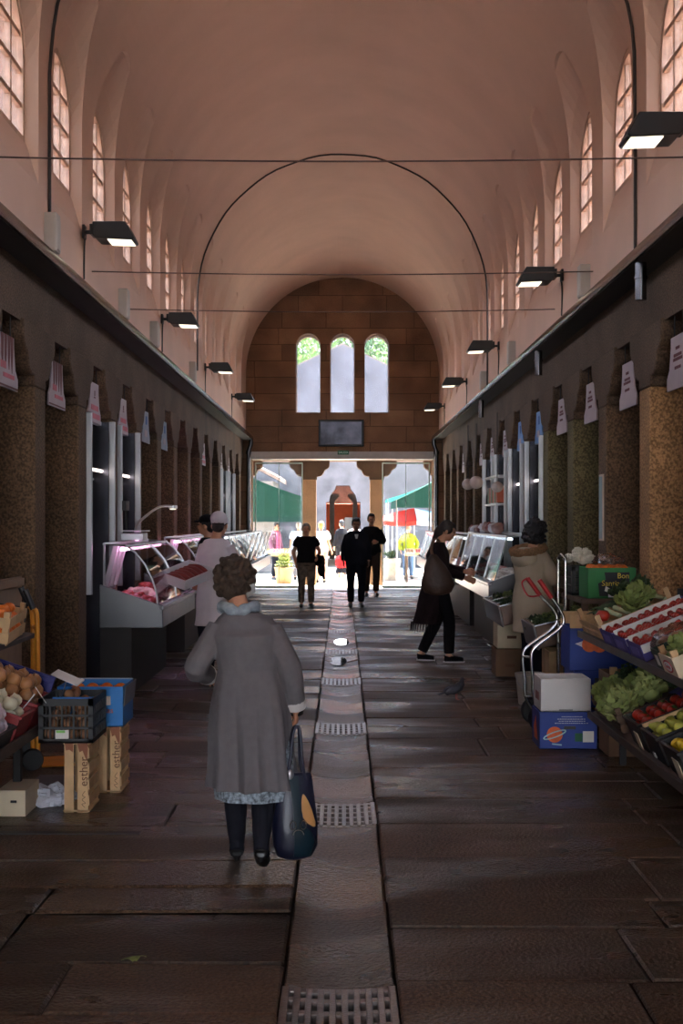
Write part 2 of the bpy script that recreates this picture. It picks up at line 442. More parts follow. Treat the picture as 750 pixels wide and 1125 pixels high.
# ------------------------------------------------------------------ outside: roofs beside the hall, plaza, opposite hall
PLAZA = M('plaza paving', (196, 186, 172), .8, var=.12, vs=.8, bump=.2, bs=20, speck=.1)
TILE = M('clay roof tile', (116, 94, 82), .8, var=.3, vs=5)
STONE = granite('pale granite', (150, 140, 132)); STONE2 = granite('grey granite', (130, 124, 122), .85, .2)
struct('ground', S().box((0, 60, -.13), (120, 58.7, .2)), PLAZA)
def roof(nm, x0, z0, x1, z1, y0, y1):
    s = S(); L_ = math.hypot(x1-x0, z1-z0); ux, uz = (x1-x0)/L_, (z1-z0)/L_; n = int((y1-y0)/.3)
    rings = []
    for i in range(n*6+1):
        y = y0+(y1-y0)*i/(n*6); h = .05*abs(math.sin(PI*i/6))
        rings.append([(x0-uz*h*(1 if ux > 0 else -1), y, z0+h), (x1, y, z1+h), (x1, y, z1-.1), (x0, y, z0-.1)])
    s.loft(rings); return s
for nm, sgn in (('left', -1), ('right', 1)):
    struct('roof_'+nm, roof(nm, sgn*2.75, 4.15, sgn*6.6, 3.2, Y0, Y1), TILE, smooth=60)
    struct('exterior_wall_'+nm, S().box((sgn*4.6, (Y0+Y1)/2, 1.6), (.3, Y1-Y0, 3.3)), STONE)
    # neighbouring hall
    struct('exterior_hall_'+nm, S().box((sgn*12.3, (Y0+Y1)/2, 2.6), (5, Y1-Y0, 5.2)), STONE)
    struct('exterior_roof_'+nm, roof(nm, sgn*9.4, 5.2, sgn*12.6, 7.0, Y0, Y1), TILE, smooth=60)
struct('ground_sides', S().box((0, 12.2, -.3), (60, 37, .1)), PLAZA)
struct('ground_rear', S().box((0, -30, -.13), (60, 46.3, .2)), PLAZA)
# portico in front of the far doorway
PY = 32.5
for i in range(-2, 2):
    x = .0175+1.705*(i+.5)
    o = struct('portico_column', S().box((0, 0, 1.345), (.34, .34, 2.69)), granite('granite tan', (150, 118, 88)), loc=(x, PY, 0), bev=.012)
    obj('corbel', S().prism(corb, -.17, .17).mesh('corbel', 30), GRAN, o, bev=.012)
struct('beam_portico', S().box((0, 32.4, 3.45), (9, .9, .58)), GRAN)
struct('roof_portico', S().box((0, 31.9, 3.75), (9, 2.0, .12)), GRAN)
# glass screens at either side of the doorway
EDGE = M('glass edge', (190, 215, 205), .2, var=.05)
for i, (a, b) in enumerate(((-2.12, -.98), (.98, 2.12))):
    o = struct('window_%d' % (EW+3+i), S().box(((a+b)/2, 0, 1.54), (b-a, .012, 3.04)), GLASS, loc=(0, Y1+.7, 0))
    f = S().box((a, 0, 1.54), (.03, .03, 3.04)).box((b, 0, 1.54), (.03, .03, 3.04)).box(((a+b)/2, 0, 1.54), (.016, .02, 3.04)).box(((a+b)/2, 0, .03), (b-a, .03, .06)).box(((a+b)/2, 0, 3.05), (b-a, .03, .04))
    obj('window_frame', f, EDGE, o)
# opposite hall: gable with a stepped granite portal, two pillars and an orange stall inside
gy = 45.0
c = S(); c.prism([(-.58, -1), (.64, -1), (.64, 2.3), (.52, 2.3), (.46, 2.55), (.30, 2.75), (.26, 2.88), (-.22, 2.88), (-.26, 2.75), (-.42, 2.55), (-.48, 2.3), (-.58, 2.3)], gy-2, gy+3)
for cx in (-.95, .05, 1.05): c.prism([(cx+u, z) for u, z in arch(.36, 5.05, 5.75)], gy-2, gy-.5+.2)
g = S().prism([(-4.2, 0), (4.2, 0), (4.2, 5.9), (0, 7.85), (-4.2, 5.9)], gy, gy+.7)
g2 = granite('granite ashlar grey', (82, 80, 82), .85, .2)
struct('exterior_gable', bool_cut(g.mesh('gable'), c.mesh('c')), g2, smooth=None)
struct('exterior_hall_side', S().box((-4.0, 53, 2.9), (.4, 15, 5.8)).box((4.0, 53, 2.9), (.4, 15, 5.8)).box((0, 60.5, 1.9), (8, .3, 3.8)), STONE2)
struct('exterior_hall_roof', S().prism([(-4.6, 5.55), (0, 7.72), (4.6, 5.55), (4.6, 5.75), (0, 7.92), (-4.6, 5.75)], gy+.1, 60), TILE)
for x in (-.44, .53):
    o = struct('exterior_column', S().box((0, 0, 1.22), (.2, .25, 2.44)), STONE, loc=(x, 54, 0), bev=.01)
    obj('corbel', S().prism([(cx*.62, 2.44+(cz-2.69)*.7) for cx, cz in corb], -.12, .12).mesh('corbel', 30), STONE, o)
t = thing('orange_kiosk', 'orange panelled kiosk seen through the portal of the opposite hall', 'kiosk', (.15, 58.5, 0))
OR = M('orange panel', (196, 84, 44), .6, var=.05)
obj('panel', S().box((0, 0, 1.2), (2.4, .3, 2.4)), OR, t, bev=.02); obj('shutter', S().box((.3, -.17, 1.5), (.7, .04, .55)), STEEL, t, bev=.01); obj('plinth', S().box((0, -.03, .25), (2.44, .34, .5)), GREYB, t)
# flanking stone buildings behind the stalls
struct('exterior_building_left', S().box((-8.2, 50, 4), (6.6, 10, 8)), STONE2)
struct('exterior_building_right', S().box((7.6, 49, 4), (6.2, 10, 8)), STONE2)
# low tiled eaves at the left
o = struct('roof_eaves', roof('e', -4.4, 4.25, -1.95, 2.98, 40.2, 44.4), TILE, smooth=60)
struct('exterior_shop_left', S().box((-3.3, 42.4, 1.45), (2.2, 3.6, 2.9)), STONE2)
# trees beyond, each a trunk with a crown of leaves
LEAF = [M('leaf green', (98, 126, 62), .7, var=.35, vs=3), M('leaf dark', (66, 92, 50), .7, var=.35, vs=3)]
def tree(x, y, h, cr, seed, mat, label):
    rr = random.Random(seed); t = thing('tree', label, 'tree', (x, y, 0), group=None)
    obj('trunk', S().tube([(0, 0, 0), (.1, 0, h*.4), (0, 0, h*.8)], [.35, .28, .12]), M('bark', (80, 66, 54), .9), t)
    s = S()
    for i in range(9000):
        th = rr.uniform(0, 2*PI); u = rr.uniform(-1, 1); r = rr.random()**.4
        d = Vector((math.cos(th)*math.sqrt(1-u*u), math.sin(th)*math.sqrt(1-u*u), u))
        k = 1+.35*mnoise.noise(d*2.2+Vector((seed, 0, 0)))
        p = Vector((d.x*cr*k*r, d.y*cr*k*r, h+d.z*cr*.75*k*r)); a = rr.uniform(.09, .2)
        e = Euler((rr.uniform(0, 6), rr.uniform(0, 6), rr.uniform(0, 6))).to_matrix()
        s.quad(*[p+e @ Vector(v) for v in ((-a, 0, 0), (0, -a*.5, 0), (a, 0, 0), (0, a*.5, 0))])
    cme = s.mesh('crown', None)
    tag(obj('crown', cme, mat, t, smooth=None), kind='stuff')
tree(-4.6, 72, 11.4, 4.4, 1, LEAF[0], 'leafy green tree seen through the left arched window')
tree(1.0, 84, 12.4, 4.2, 2, LEAF[1], 'darker tree seen through the middle arched window')
tree(6.2, 72, 11.4, 4.2, 3, LEAF[0], 'yellow green tree seen through the right arched window')

# ------------------------------------------------------------------ market stalls under awnings
def canvas(name, rgb):
    m = M(name, rgb, .8, var=.06, vs=2); nt = m.node_tree; N = nt.nodes; L = nt.links; b = N['Principled BSDF']
    t = N.new('ShaderNodeBsdfTranslucent'); t.inputs[0].default_value = lin(rgb)+(1,)
    mx = N.new('ShaderNodeMixShader'); mx.inputs[0].default_value = .45
    L.new(b.outputs[0], mx.inputs[1]); L.new(t.outputs[0], mx.inputs[2]); L.new(mx.outputs[0], N['Material Output'].inputs[0]); return m
AWN = canvas('green canvas', (10, 70, 56)); AWN2 = canvas('pale green canvas', (70, 170, 150))
def awning(label, xw, xo, zw, zo, y0, y1, mat, val=.28, sag=.1):
    t = thing('awning', label, 'awning', ((xw+xo)/2, (y0+y1)/2, 0)); ox, oy = (xw+xo)/2, (y0+y1)/2
    rings = []; n = 12; top = []; 
    for i in range(n+1):
        f = i/n; top.append((xw+(xo-xw)*f-ox, zw+(zo-zw)*f-sag*math.sin(PI*f)))
    pro = top+[(x, z-.02) for x, z in top[::-1]]
    obj('canopy', S().prism(pro, y0-oy, y1-oy), mat, t)
    s = S(); m = int((y1-y0)/.18)
    s.loft([[(xo-ox+.02*math.sin(i*1.9), y0-oy+(y1-y0)*i/m, zo), (xo-ox+.05*math.sin(i*1.9), y0-oy+(y1-y0)*i/m, zo-val), (xo-ox+.05*math.sin(i*1.9)+.012, y0-oy+(y1-y0)*i/m, zo-val), (xo-ox+.02*math.sin(i*1.9)+.012, y0-oy+(y1-y0)*i/m, zo)] for i in range(m+1)])
    obj('valance', s, mat, t, smooth=60)
    obj('side_flap', S().prism(top+[(xo-ox, zo-val), (xw-ox, zo-val+.0)], y0-oy-.01, y0-oy+.01), mat, t)
    for yy in (y0+.1, y1-.1):
        obj('pole', S().tube([(xo-ox, yy-oy, 0), (xo-ox, yy-oy, zo)], .025), STEEL, t)
    return t
awning('dark green awning over the left outdoor stall', -3.2, -1.08, 3.16, 2.30, 35.2, 39.5, AWN, .55, .05)
awning('lower dark awning behind the left outdoor stall', -3.6, -1.2, 1.92, 1.80, 40.0, 43.0, canvas('deep green canvas', (12, 60, 50)), .2, .03)
awning('dark green awning over the right outdoor stall', 3.4, 1.50, 3.25, 2.22, 35.0, 38.6, AWN, .22, .05)
awning('small pale green awning beyond the right outdoor stall', 2.6, 1.42, 2.75, 2.32, 39.5, 41.5, AWN2, .1, .03)
# parasol
t = thing('parasol', 'market parasol with red, white and blue panels', 'parasol', (2.05, 36.4, 0))
cols = [canvas('red cloth', (206, 70, 56)), canvas('white cloth', (214, 222, 226)), canvas('blue cloth', (120, 176, 214))]
for k in range(8):
    a0, a1 = 2*PI*k/8, 2*PI*(k+1)/8; s = S()
    P = lambda r, a, z: (r*math.cos(a), r*math.sin(a), z)
    s.loft([[P(r, a0+(a1-a0)*j/4, z-.03*math.sin(PI*j/4)*r) for j in range(5)]+[P(r, a0+(a1-a0)*j/4, z-.015-.03*math.sin(PI*j/4)*r) for j in range(4, -1, -1)] for r, z in ((.02, 2.0), (.5, 1.9), (1.0, 1.74), (1.2, 1.64), (1.21, 1.54))])
    obj('panel', s, cols[(1, 0, 2, 1, 0, 0, 1, 2)[k]], t)
obj('pole', S().tube([(0, 0, 0), (0, 0, 2.0)], .022), STEEL, t); obj('base', S().lathe([(.25, 0), (.25, .06), (.05, .1)]), GREYB, t)
def at(px, py, d): return Vector(((px-376)*d/FPX, d, CAM_H-(py-571)*d/FPX))
# ------------------------------------------------------------------ floodlights on the clerestory walls
LAMPW = M('lit lamp glass', (255, 240, 214), .3, var=.01, emit=LAMP)
def flood():
    t = thing('floodlight', 'x', 'floodlight')
    obj('arm', S().tube([(0, 0, .02), (.08, 0, .02), (.12, 0, .03)], .018).box((.012, 0, .02), (.024, .10, .12)).box((.10, 0, .03), (.05, .18, .09)), DKMET, t, bev=.004)
    s = S(); n = [(.11, -.03), (.11, .085), (.40, .085), (.475, -.055), (.46, -.075), (.14, -.06)]
    s.prism(n, -.145, .145); obj('housing', s, DKMET, t, bev=.008)
    g = S().box((.345, 0, -.071), (.21, .24, .012), rot=(0, .03, 0)); obj('lamp_glass', g, LAMPW, t)
    obj('cable', S().tube(smoothpath([(.02, 0, 0), (.01, .01, -.15), (.012, -.01, -.40)]), .008, 6), DKMET, t)
    return t
F0 = flood(); used = 0; od = ['nearest', 'second', 'third', 'fourth', 'fifth', 'sixth']
for nm, sg, ys in (('left', -1, (11.3, 16.2, 21.3, 26.4)), ('right', 1, (8.3, 13.3, 18.7, 23.5, 28.6))):
    for i, y in enumerate(ys):
        o = F0 if not used else copy_tree(F0); used = 1
        o.location = (sg*2.3, y, 4.2); o.rotation_euler = (0, 0, 0 if sg < 0 else PI)
        tag(o, 'dark floodlight on the %s plaster wall, %s from the viewer' % (nm, od[i]), 'floodlight', 'floodlights above the ledge')
# electrical boxes and stubs
BX = S().box((0, 0, .145), (.10, .15, .30)).mesh('junction_box'); LB = S().box((0, 0, 0), (.012, .11, .24)).mesh('lid')
for nm, sg, ys in (('left', -1, (9.9, 13.15, 15.3, 19.2)), ('right', 1, (11.9, 17.0, 20.4))):
    for i, y in enumerate(ys):
        o = obj('junction_box', BX, GREYB, loc=(sg*2.255, y, 3.75), bev=.008); tag(o, 'grey electrical box on the %s wall above the ledge, %s from the viewer' % (nm, od[i]), 'electrical box', 'electrical boxes above the ledge')
        l = obj('lid', LB, GREYB, o, loc=(-sg*.05, 0, .13), bev=.004)
for i, y in enumerate((9.4, 14.3, 20.2)):
    o = obj('drain_spout', S().tube([(0, 0, .12), (0, 0, .02), (0, 0, -.16)], .042, 14).tube([(0, 0, .015), (0, 0, -.005)], .05, 14), ZINC, loc=(2.2, y, 3.45)); tag(o, 'short zinc spout under the right-hand ledge, %s from the viewer' % od[i], 'pipe', 'spouts under the right-hand ledge')
for nm, sg in (('left', -1), ('right', 1)):
    o = obj('downpipe', S().tube([(0, 0, 0), (0, 0, 3.3), (-sg*.06, 0, 3.45), (-sg*.06, 0, 3.58)], .05, 12).tube([(0, 0, 3.22), (0, 0, 3.3)], .065, 12).tube([(0, 0, 1.6), (0, 0, 1.66)], .06, 12), ZINC, loc=(sg*2.22, 30.15, 0)); tag(o, 'zinc downpipe in the %s corner beside the doorway' % nm, 'pipe')
# cables along the vault and tie wires
for y, nm in ((9.95, 'dark cable running down both walls past the nearest windows'), (20.1, 'dark cable arching under the middle of the vault')):
    p = [(-2.285, y, 4.02), (-2.285, y, 4.6)]+[(-2.285*math.cos(PI*i/40), y+.02*math.sin(i*1.3), 5.15+2.285*math.sin(PI*i/40)) for i in range(41)]+[(2.285, y, 4.6), (2.285, y, 3.68)]
    tag(obj('cable', S().tube(p, .013, 6), M('dark cable', (44, 34, 30), .6)), nm, 'cable')
for y, nm in ((8.0, 'taut wire across the hall, nearest the viewer and highest in the picture'), (11.7, 'taut wire across the hall, the middle one of three'), (13.8, 'taut wire across the hall, the farthest and lowest of three')):
    tag(obj('tie_wire', S().tube([(-2.3+4.6*i/16, y, 3.95-.03*math.sin(PI*i/16)) for i in range(17)], .006, 5), M('steel wire', (84, 66, 60), .5, .6)), nm, 'wire')

# ------------------------------------------------------------------ TV and exit sign over the doorway
t = thing('television', 'flat black television on the stone wall above the doorway', 'television', (-.03, Y1-.001, 3.42))
obj('housing', S().box((0, -.035, .315), (1.08, .07, .64)), BLACK, t, bev=.01)
scr = M('lit screen', (74, 75, 86), .35, var=.9, vs=1.8, emit=.09, spec=.15); obj('screen', S().box((0, -.072, .315), (.97, .006, .53)), scr, t)
t = thing('exit_sign', 'small green exit sign under the television', 'sign', (.02, Y1-.16, 3.22))
obj('plate', S().box((0, 0, .045), (.27, .03, .10)), M('exit green', (40, 84, 56), .5, emit=.02), t, bev=.004)
text('lettering', 'SALIDA', .07, M('exit white', (196, 220, 200), .5, emit=.04), t, (0, -.017, .045), (PI/2, 0, 0))

# ------------------------------------------------------------------ hanging stall signs
SIGN = M('sign board', (168, 150, 150), .5, var=.05, vs=4); SIGNB = M('blue sign board', (96, 140, 190), .5, var=.15, vs=3); INK = M('sign ink', (96, 48, 52), .6); PINKI = M('sign red ink', (190, 96, 104), .6); DRED = M('dark red print', (92, 34, 30), .6)
def sign(sg, k, mat, label, style):
    t = thing('hanging_sign', label, 'sign', (sg*2.40, YK(k), 2.80), 0 if sg > 0 else PI, 'signs hanging in the arcade openings')
    # board in local y-z, facing -x
    P = [(-.31, -.19), (.31, -.19), (.31, -.10), (.24, -.04), (.20, .12), (.20, .19), (-.20, .19), (-.20, .12), (-.24, -.04), (-.31, -.10)]
    obj('board', S().prism(P, -.008, .008, 'x'), mat, t, bev=.002)
    [obj('hook', S().tube([(0, q_, .18), (0, q_, .34)], .005, 6), DKMET, t) for q_ in (-.12, .12)]
    s = S(); rr = random.Random(k*7+sg)
    if style == 'a':
        for z, w in ((.10, .05), (.05, .10), (.02, .12), (-.04, .08)):
            x = -w
            while x < w: d = rr.uniform(.012, .03); s.box((-.0095, x+d/2, z), (.003, d*.8, .022)); x += d+.006
        obj('print', s, INK, t)
    elif style == 'b':
        s.box((-.0095, 0, .09), (.003, .03, .05)); s.box((-.0095, 0, .05), (.003, .07, .012)); obj('crest', s, INK, t); s = S()
        s.box((-.0095, 0, -.05), (.003, .34, .05)); s.box((-.0095, 0, -.13), (.003, .5, .05)); obj('print', s, PINKI, t)
    elif style == 'c':
        for y0 in (-.17, -.09, .0, .09): s.prism([(y0, .19), (y0+.07, .19), (y0+.06, .03), (y0+.035, -.03-.05*abs(y0)*5), (y0+.01, .05)], -.011, -.008, 'x')
        s.box((-.0095, 0, -.175), (.003, .6, .012)); obj('print', s, DRED, t); s = S(); s.box((-.0095, -.05, -.10), (.003, .3, .03)); s.box((-.0095, .1, -.03), (.003, .14, .05)); obj('crest', s, PINKI, t)
    else:
        s.box((-.0095, -.02, .08), (.003, .10, .10)); obj('crest', s, M('sign blue ink', (52, 96, 150), .6), t); s = S(); s.box((-.0095, .02, -.08), (.003, .2, .08)); obj('print', s, SIGN, t)
for k, st, l in ((-1, 'c', 'pale stall sign with dark red drips cut off by the left edge of the picture'), (0, 'c', 'pale stall sign with dark red drips, second from the left edge of the picture'), (1, 'b', 'pale sign with red lettering over the nearest steel stall front, left'), (2, 'b', 'pale sign with red lettering over the second steel stall front, left'),
                 (3, 'd', 'narrow grey blue sign just beyond the left steel stall front'), (4, 'd', 'narrow grey blue sign second beyond the left steel stall front'), (7, 'b', 'pale sign high above the white-coated worker'), (9, 'a', 'pale sign on the left over the far shop fittings'), (10, 'a', 'pale sign on the left closest to the doorway')):
    sign(-1, k, SIGN if st != 'd' else M('grey blue sign', (120, 130, 144), .4), l, st)
for k, st, l in ((-1, 'a', 'large pale stall sign cut off by the right edge of the picture'), (0, 'a', 'pale stall sign second from the right edge of the picture'), (1, 'a', 'pale stall sign third from the right edge, left of the framed notice'), (2, 'a', 'pale stall sign fourth from the right edge, beside the blue signs'), (3, 'd', 'blue stall sign, the nearer of the pair over the right steel stall front'), (4, 'd', 'blue stall sign, the farther of the pair over the right steel stall front'),
                 (5, 'a', 'pale stall sign just beyond the two blue signs'), (6, 'a', 'pale stall sign second beyond the two blue signs'), (7, 'a', 'pale stall sign third beyond the two blue signs'), (9, 'a', 'pale stall sign on the right closest to the doorway')):
    sign(1, k, SIGN if st != 'd' else SIGNB, l, st)
t = thing('framed_notice', 'tall narrow framed notice on a right-hand stone pillar', 'notice', (2.342, PK(1)+.0, 1.78))
obj('frame', S().box((0, 0, 0), (.02, .17, .60)), M('notice frame', (190, 168, 146), .5), t, bev=.004); obj('sheet', S().box((-.011, 0, 0), (.004, .13, .56)), M('notice sheet', (120, 150, 152), .4, var=.2, vs=5), t)
s = S(); s.ball((0, 0, 0), (.012, .045, .045), 14, 8); tag(obj('round_plaque', s, M('plaque', (196, 172, 140), .6), loc=(2.342, PK(-1)-.1, 2.2), smooth=60), 'small round pale plaque on the nearest right pillar', 'plaque')
s = S(); s.ball((0, 0, 0), (.012, .04, .04), 14, 8); tag(obj('round_plaque', s, MATS['plaque'], loc=(-2.342, PK(-1), 2.2), smooth=60), 'small round pale plaque on the nearest left pillar', 'plaque')

# ------------------------------------------------------------------ steel stall fronts
FRONT = [0]
def stallfront(sg, k, label):
    """stainless posts at both pillars, lined reveal, header, light tube and hook rail"""
    y0, y1 = PK(k)+.19, PK(k+1)-.19
    t = thing('steel_stall_front', label, 'stall front', (sg*2.36, y0, 0), 0, 'steel stall fronts in the arcade')
    L_ = y1-y0; w = -sg
    obj('post', S().box((w*.03, .02, 1.82), (.06, .04, 1.68)), STEEL, t, bev=.004); obj('post', S().box((w*.03, L_-.02, 1.82), (.06, .04, 1.68)), STEEL, t, bev=.004)
    obj('lining', S().box((sg*.21, L_-.008, 1.33), (.40, .012, 2.66)).box((sg*.21, .008, 1.33), (.40, .012, 2.66)), M('brushed steel', (104, 106, 116), .24, 1, var=.1, vs=2), t)
    obj('header', S().box((sg*.10, L_/2, 2.64), (.05, L_-.08, .04)), STEEL, t, bev=.004)
    obj('light_tube', S().tube([(sg*.07, .06, 2.16), (sg*.07, L_-.06, 2.16)], .016, 8), M('lit tube', (255, 236, 226), .4, var=.01, emit=.5), t)
    obj('hook_rail', S().tube([(sg*.16, .05, 2.08), (sg*.16, L_-.05, 2.08)], .012, 8).tube([(sg*.16, L_*.4, 2.08), (sg*.16, L_*.4, 1.95), (sg*.13, L_*.4, 1.93)], .008, 6).tube([(sg*.16, L_*.7, 2.08), (sg*.16, L_*.7, 1.95), (sg*.13, L_*.7, 1.93)], .008, 6), STEEL, t)
    obj('back_panel', S().box((sg*.55, L_/2, 1.33), (.02, L_, 2.66)), M('rosy panel', (120, 96, 104), .3, var=.2, vs=1.5), t)
for k, l in ((1, 'nearest steel stall front on the left, above the end of the meat counter'), (2, 'second steel stall front on the left, beside the nearest one'), (9, 'steel stall front far on the left past the white-coated worker'), (10, 'steel stall front on the left closest to the doorway')): stallfront(-1, k, l)
for k, l in ((3, 'steel stall front on the right above the parka hood'), (4, 'steel stall front on the right, second from the parka'), (5, 'steel stall front on the right, third from the parka'), (6, 'steel stall front on the right, fourth from the parka')): stallfront(1, k, l)
for (px, py, d, r, l) in ((514, 532, 20.6, .10, 'round white paper lantern over the right counters, leftmost of three'), (523, 530, 20.3, .11, 'round white paper lantern over the right counters, middle of three'), (546, 535, 18.2, .085, 'round white paper lantern over the right counters, nearest the steel posts')):
    p = at(px, py, d); t = thing('paper_lantern', l, 'lantern', p, 0, 'paper lanterns over the right counters')
    obj('shade', S().ball((0, 0, 0), (r, r, r*.92), 20, 12), M('lantern paper', (196, 178, 166), .8), t, smooth=180); obj('cord', S().tube([(0, 0, r*.9), (0, 0, 3.2-p.z)], .006, 6), DKMET, t)

# ------------------------------------------------------------------ glazed meat and fish counters
PINKL = M('lit pink tube', (255, 176, 226), .4, var=.01, emit=PINK); COOL = M('lit white tube', (226, 240, 255), .4, var=.01, emit=.55)
MEAT = [M('red meat', (170, 66, 62), .35, var=.35, vs=14), M('pink meat', (214, 140, 132), .4, var=.3, vs=14), M('pale fat', (226, 200, 186), .45, var=.15, vs=14), M('dark sausage', (112, 44, 38), .35, var=.2, vs=20)]
CUTS = {}
def cut_mesh(mi, v):
    if (mi, v) not in CUTS:
        rq = random.Random(mi*9+v); me = S().ball((0, 0, 0), (rq.uniform(.045, .07), rq.uniform(.05, .075), rq.uniform(.026, .04)), 14, 9, wob=.55, seed=mi*5+v).mesh('meat_cut', 180); me.materials.append(MEAT[mi]); CUTS[(mi, v)] = me
    return CUTS[(mi, v)]
TRAYM = M('white tray', (206, 204, 206), .4, var=.03)
def counter(sg, xf, y0, y1, label, light, flat=False, zb=.65, seed=1, clutter=12, kind='meat', short=''):
    """sg: side, xf: front edge; profile across x extruded along y"""
    t = thing('display_counter', label, 'display counter', (sg*2.0, (y0+y1)/2, 0), 0, 'glazed display counters')
    h = (y1-y0)/2; X = lambda v: sg*(v-2.0)
    xb = 2.285
    body = [(X(xb), zb), (X(xf), zb), (X(xf), zb+.21), (X(xf+.06), zb+.23), (X(xb), zb+.41)]
    for ya, yb in ((-h, -h+.03), (h-.03, h)): obj('end_panel', S().prism(body, ya, yb), M('satin steel', (112, 112, 114), .32, 1, var=.1, vs=2.5), t, bev=.006)
    b = S(); b.prism([(X(xb), zb), (X(xf+.01), zb), (X(xf+.01), zb+.16), (X(xf+.05), zb+.17), (X(xf+.1), zb+.10), (X(xb), zb+.22)], -h+.03, h-.03)
    obj('tub', b, STEEL, t)
    obj('base', S().box((X(2.16), 0, zb/2), (.30, 2*h-.3, zb)), M('dark base', (42, 36, 34), .6), t)
    fr = S(); fr.box((X(xf+.015), 0, zb+.19), (.05, 2*h, .035)); obj('bumper', fr, STEEL, t, bev=.006)
    if flat: prof = [(xf+.07, zb+.22), (xf+.13, zb+.42), (xf+.22, zb+.75)]
    else: prof = [(xf+.05, zb+.22), (xf+.06, zb+.32), (xf+.10, zb+.46), (xf+.17, zb+.60), (xf+.26, zb+.71), (xf+.34, zb+.77)]
    top = prof[-1]; n = max(1, round(2*h/1.25)); g = S(); bars = S()
    for i in range(n):
        a, c = -h+.01+(2*h-.02)*i/n+.008, -h+.01+(2*h-.02)*(i+1)/n-.008
        out = [(X(x), z) for x, z in prof]; inn = [(X(x+.006), z-.003) for x, z in prof[::-1]]
        obj('front_glass', S().prism(out+inn, a, c), GLASS, t)
    for i in range(n+1):
        yy = -h+.01+(2*h-.02)*i/n; bars.tube([(X(x), yy, z) for x, z in prof], .009, 6)
    bars.tube([(X(top[0]), -h, top[1]), (X(top[0]), h, top[1])], .014, 8); bars.tube([(X(xb-.04), -h, top[1]+.02), (X(xb-.04), h, top[1]+.02)], .014, 8)
    for yy in (-h+.015, h-.015): bars.tube([(X(xb-.04), yy, zb+.40), (X(xb-.04), yy, top[1]+.02), (X(top[0]), yy, top[1])], .012, 8)
    obj('glass_frame', bars, STEEL, t, smooth=60)
    obj('top_glass', S().box((X((top[0]+xb-.04)/2), 0, top[1]+.012), (xb-.04-top[0], 2*h-.02, .008)), GLASS, t)
    poly = [(X(x), z) for x, z in prof]+[(X(xb-.04), top[1]+.015), (X(xb-.04), zb+.40)]
    for yy in (-h+.012, h-.012): obj('side_glass', S().prism(poly, yy-.003, yy+.003), GLASS, t)
    obj('light_tube', S().tube([(X(top[0]+.06), -h+.08, top[1]-.03), (X(top[0]+.06), h-.08, top[1]-.03)], .018, 8), light, t)
    for i in range(3 if not flat else 0):
        yy = -h+.25+.22*i; obj('support', S().box((X(2.22), yy, zb+.58), (.05, .07, .42), rot=(0, sg*-.25, 0)), TRAYM, t, bev=.004)
    # goods: trays with cuts and price cards
    rr = random.Random(seed); L_ = 2*h-.5; nt_ = max(2, int(L_/.55))
    gname = 'meat trays in the '+short
    for i in range(nt_):
        yy = -h+.25+L_*(i+.5)/nt_; cx = X((xf+2.2)/2+.06); sl = math.atan2(.10, .5)
        tr = thing('meat_tray', 'white tray of cut meat inside the %s' % short, 'tray', (sg*2.0+cx, (y0+y1)/2+yy, zb+.20), 0, gname)
        obj('tray', S().box((0, 0, 0), (.40, L_/nt_-.05, .012), rot=(0, -sg*sl, 0)).box((-sg*.2, 0, -.02), (.012, L_/nt_-.05, .05)), TRAYM, tr, bev=.003)
        mi = rr.randrange(3)
        for q in range(clutter):
            u, v = -.15+.10*(q % 4)+rr.uniform(-.02, .02), (-.36+.72*(q//4+.5)/max(1, clutter//4)+rr.uniform(-.05, .05))*L_/nt_
            p = Vector(tr.location)+Vector((u, v, .040+sg*u*.22+rr.uniform(0, .02)))
            o = bpy.data.objects.new('meat_cut', cut_mesh(mi, rr.randrange(4))); C.objects.link(o); o.location = p; o.rotation_euler = (rr.uniform(-.3, .3), rr.uniform(-.3, .3), rr.uniform(0, 3))
            tag(o, '%s cut of meat on a tray inside the %s' % (('red', 'pink', 'pale fatty')[mi], short), 'meat', ('red', 'pink', 'pale')[mi]+' cuts of meat in the '+short)
        c = S().box((-sg*.17, .02, .10), (.006, .10, .07), rot=(0, -sg*.4, 0)); c.tube([(-sg*.17, .02, .02), (-sg*.17, .02, .08)], .003, 5); obj('price_card', c, TRAYM, tr)
    return t
counter(-1, 1.69, 12.0, 14.7, 'pink-lit meat counter with a steel end panel on the left', PINKL, seed=2, short='nearest left counter')
counter(-1, 1.72, 16.1, 20.6, 'meat counter on the left beyond the white-coated worker', PINKL, seed=3, clutter=4, short='second left counter')
counter(-1, 1.66, 21.0, 29.6, 'long glass counter on the left reaching to the doorway', COOL, flat=True, seed=4, clutter=4, short='long far left counter')
counter(1, 1.72, 15.0, 19.6, 'slanted glass counter on the right beside the beige parka', COOL, flat=True, zb=.72, seed=5, clutter=8, short='nearest right counter')
counter(1, 1.68, 20.0, 29.0, 'far slanted glass counter on the right behind the striding person', COOL, flat=True, seed=6, clutter=4, short='far right counter')
# white price boards leaning on the far left counter
for i in range(5):
    y = 22.3+i*1.35; o = obj('price_board', S().box((0, 0, .24), (.014, .42, .52), rot=(0, .30, 0)), M('pale board', (206, 212, 214), .4, var=.1), loc=(-1.63, y, .93), bev=.004)
    tag(o, 'white slanted board on the far left counter, %s from the viewer' % od[i], 'board', 'boards on the far left counter')
t = thing('weighing_scale', 'steel weighing scale standing on the left meat counter', 'scale', (-2.14, 13.1, 1.455))
obj('base', S().box((0, 0, .04), (.24, .26, .08)), STEEL, t, bev=.01); obj('pan', S().box((0, 0, .10), (.28, .30, .012)), STEEL, t, bev=.004); obj('display', S().tube([(-.1, .1, .05), (-.1, .1, .32)], .015).box((-.1, .08, .36), (.04, .22, .10)), DKMET, t, bev=.005)
t = thing('desk_lamp', 'lamp on a long curved arm over the left meat counter', 'lamp', (-2.2, 13.6, 1.455))
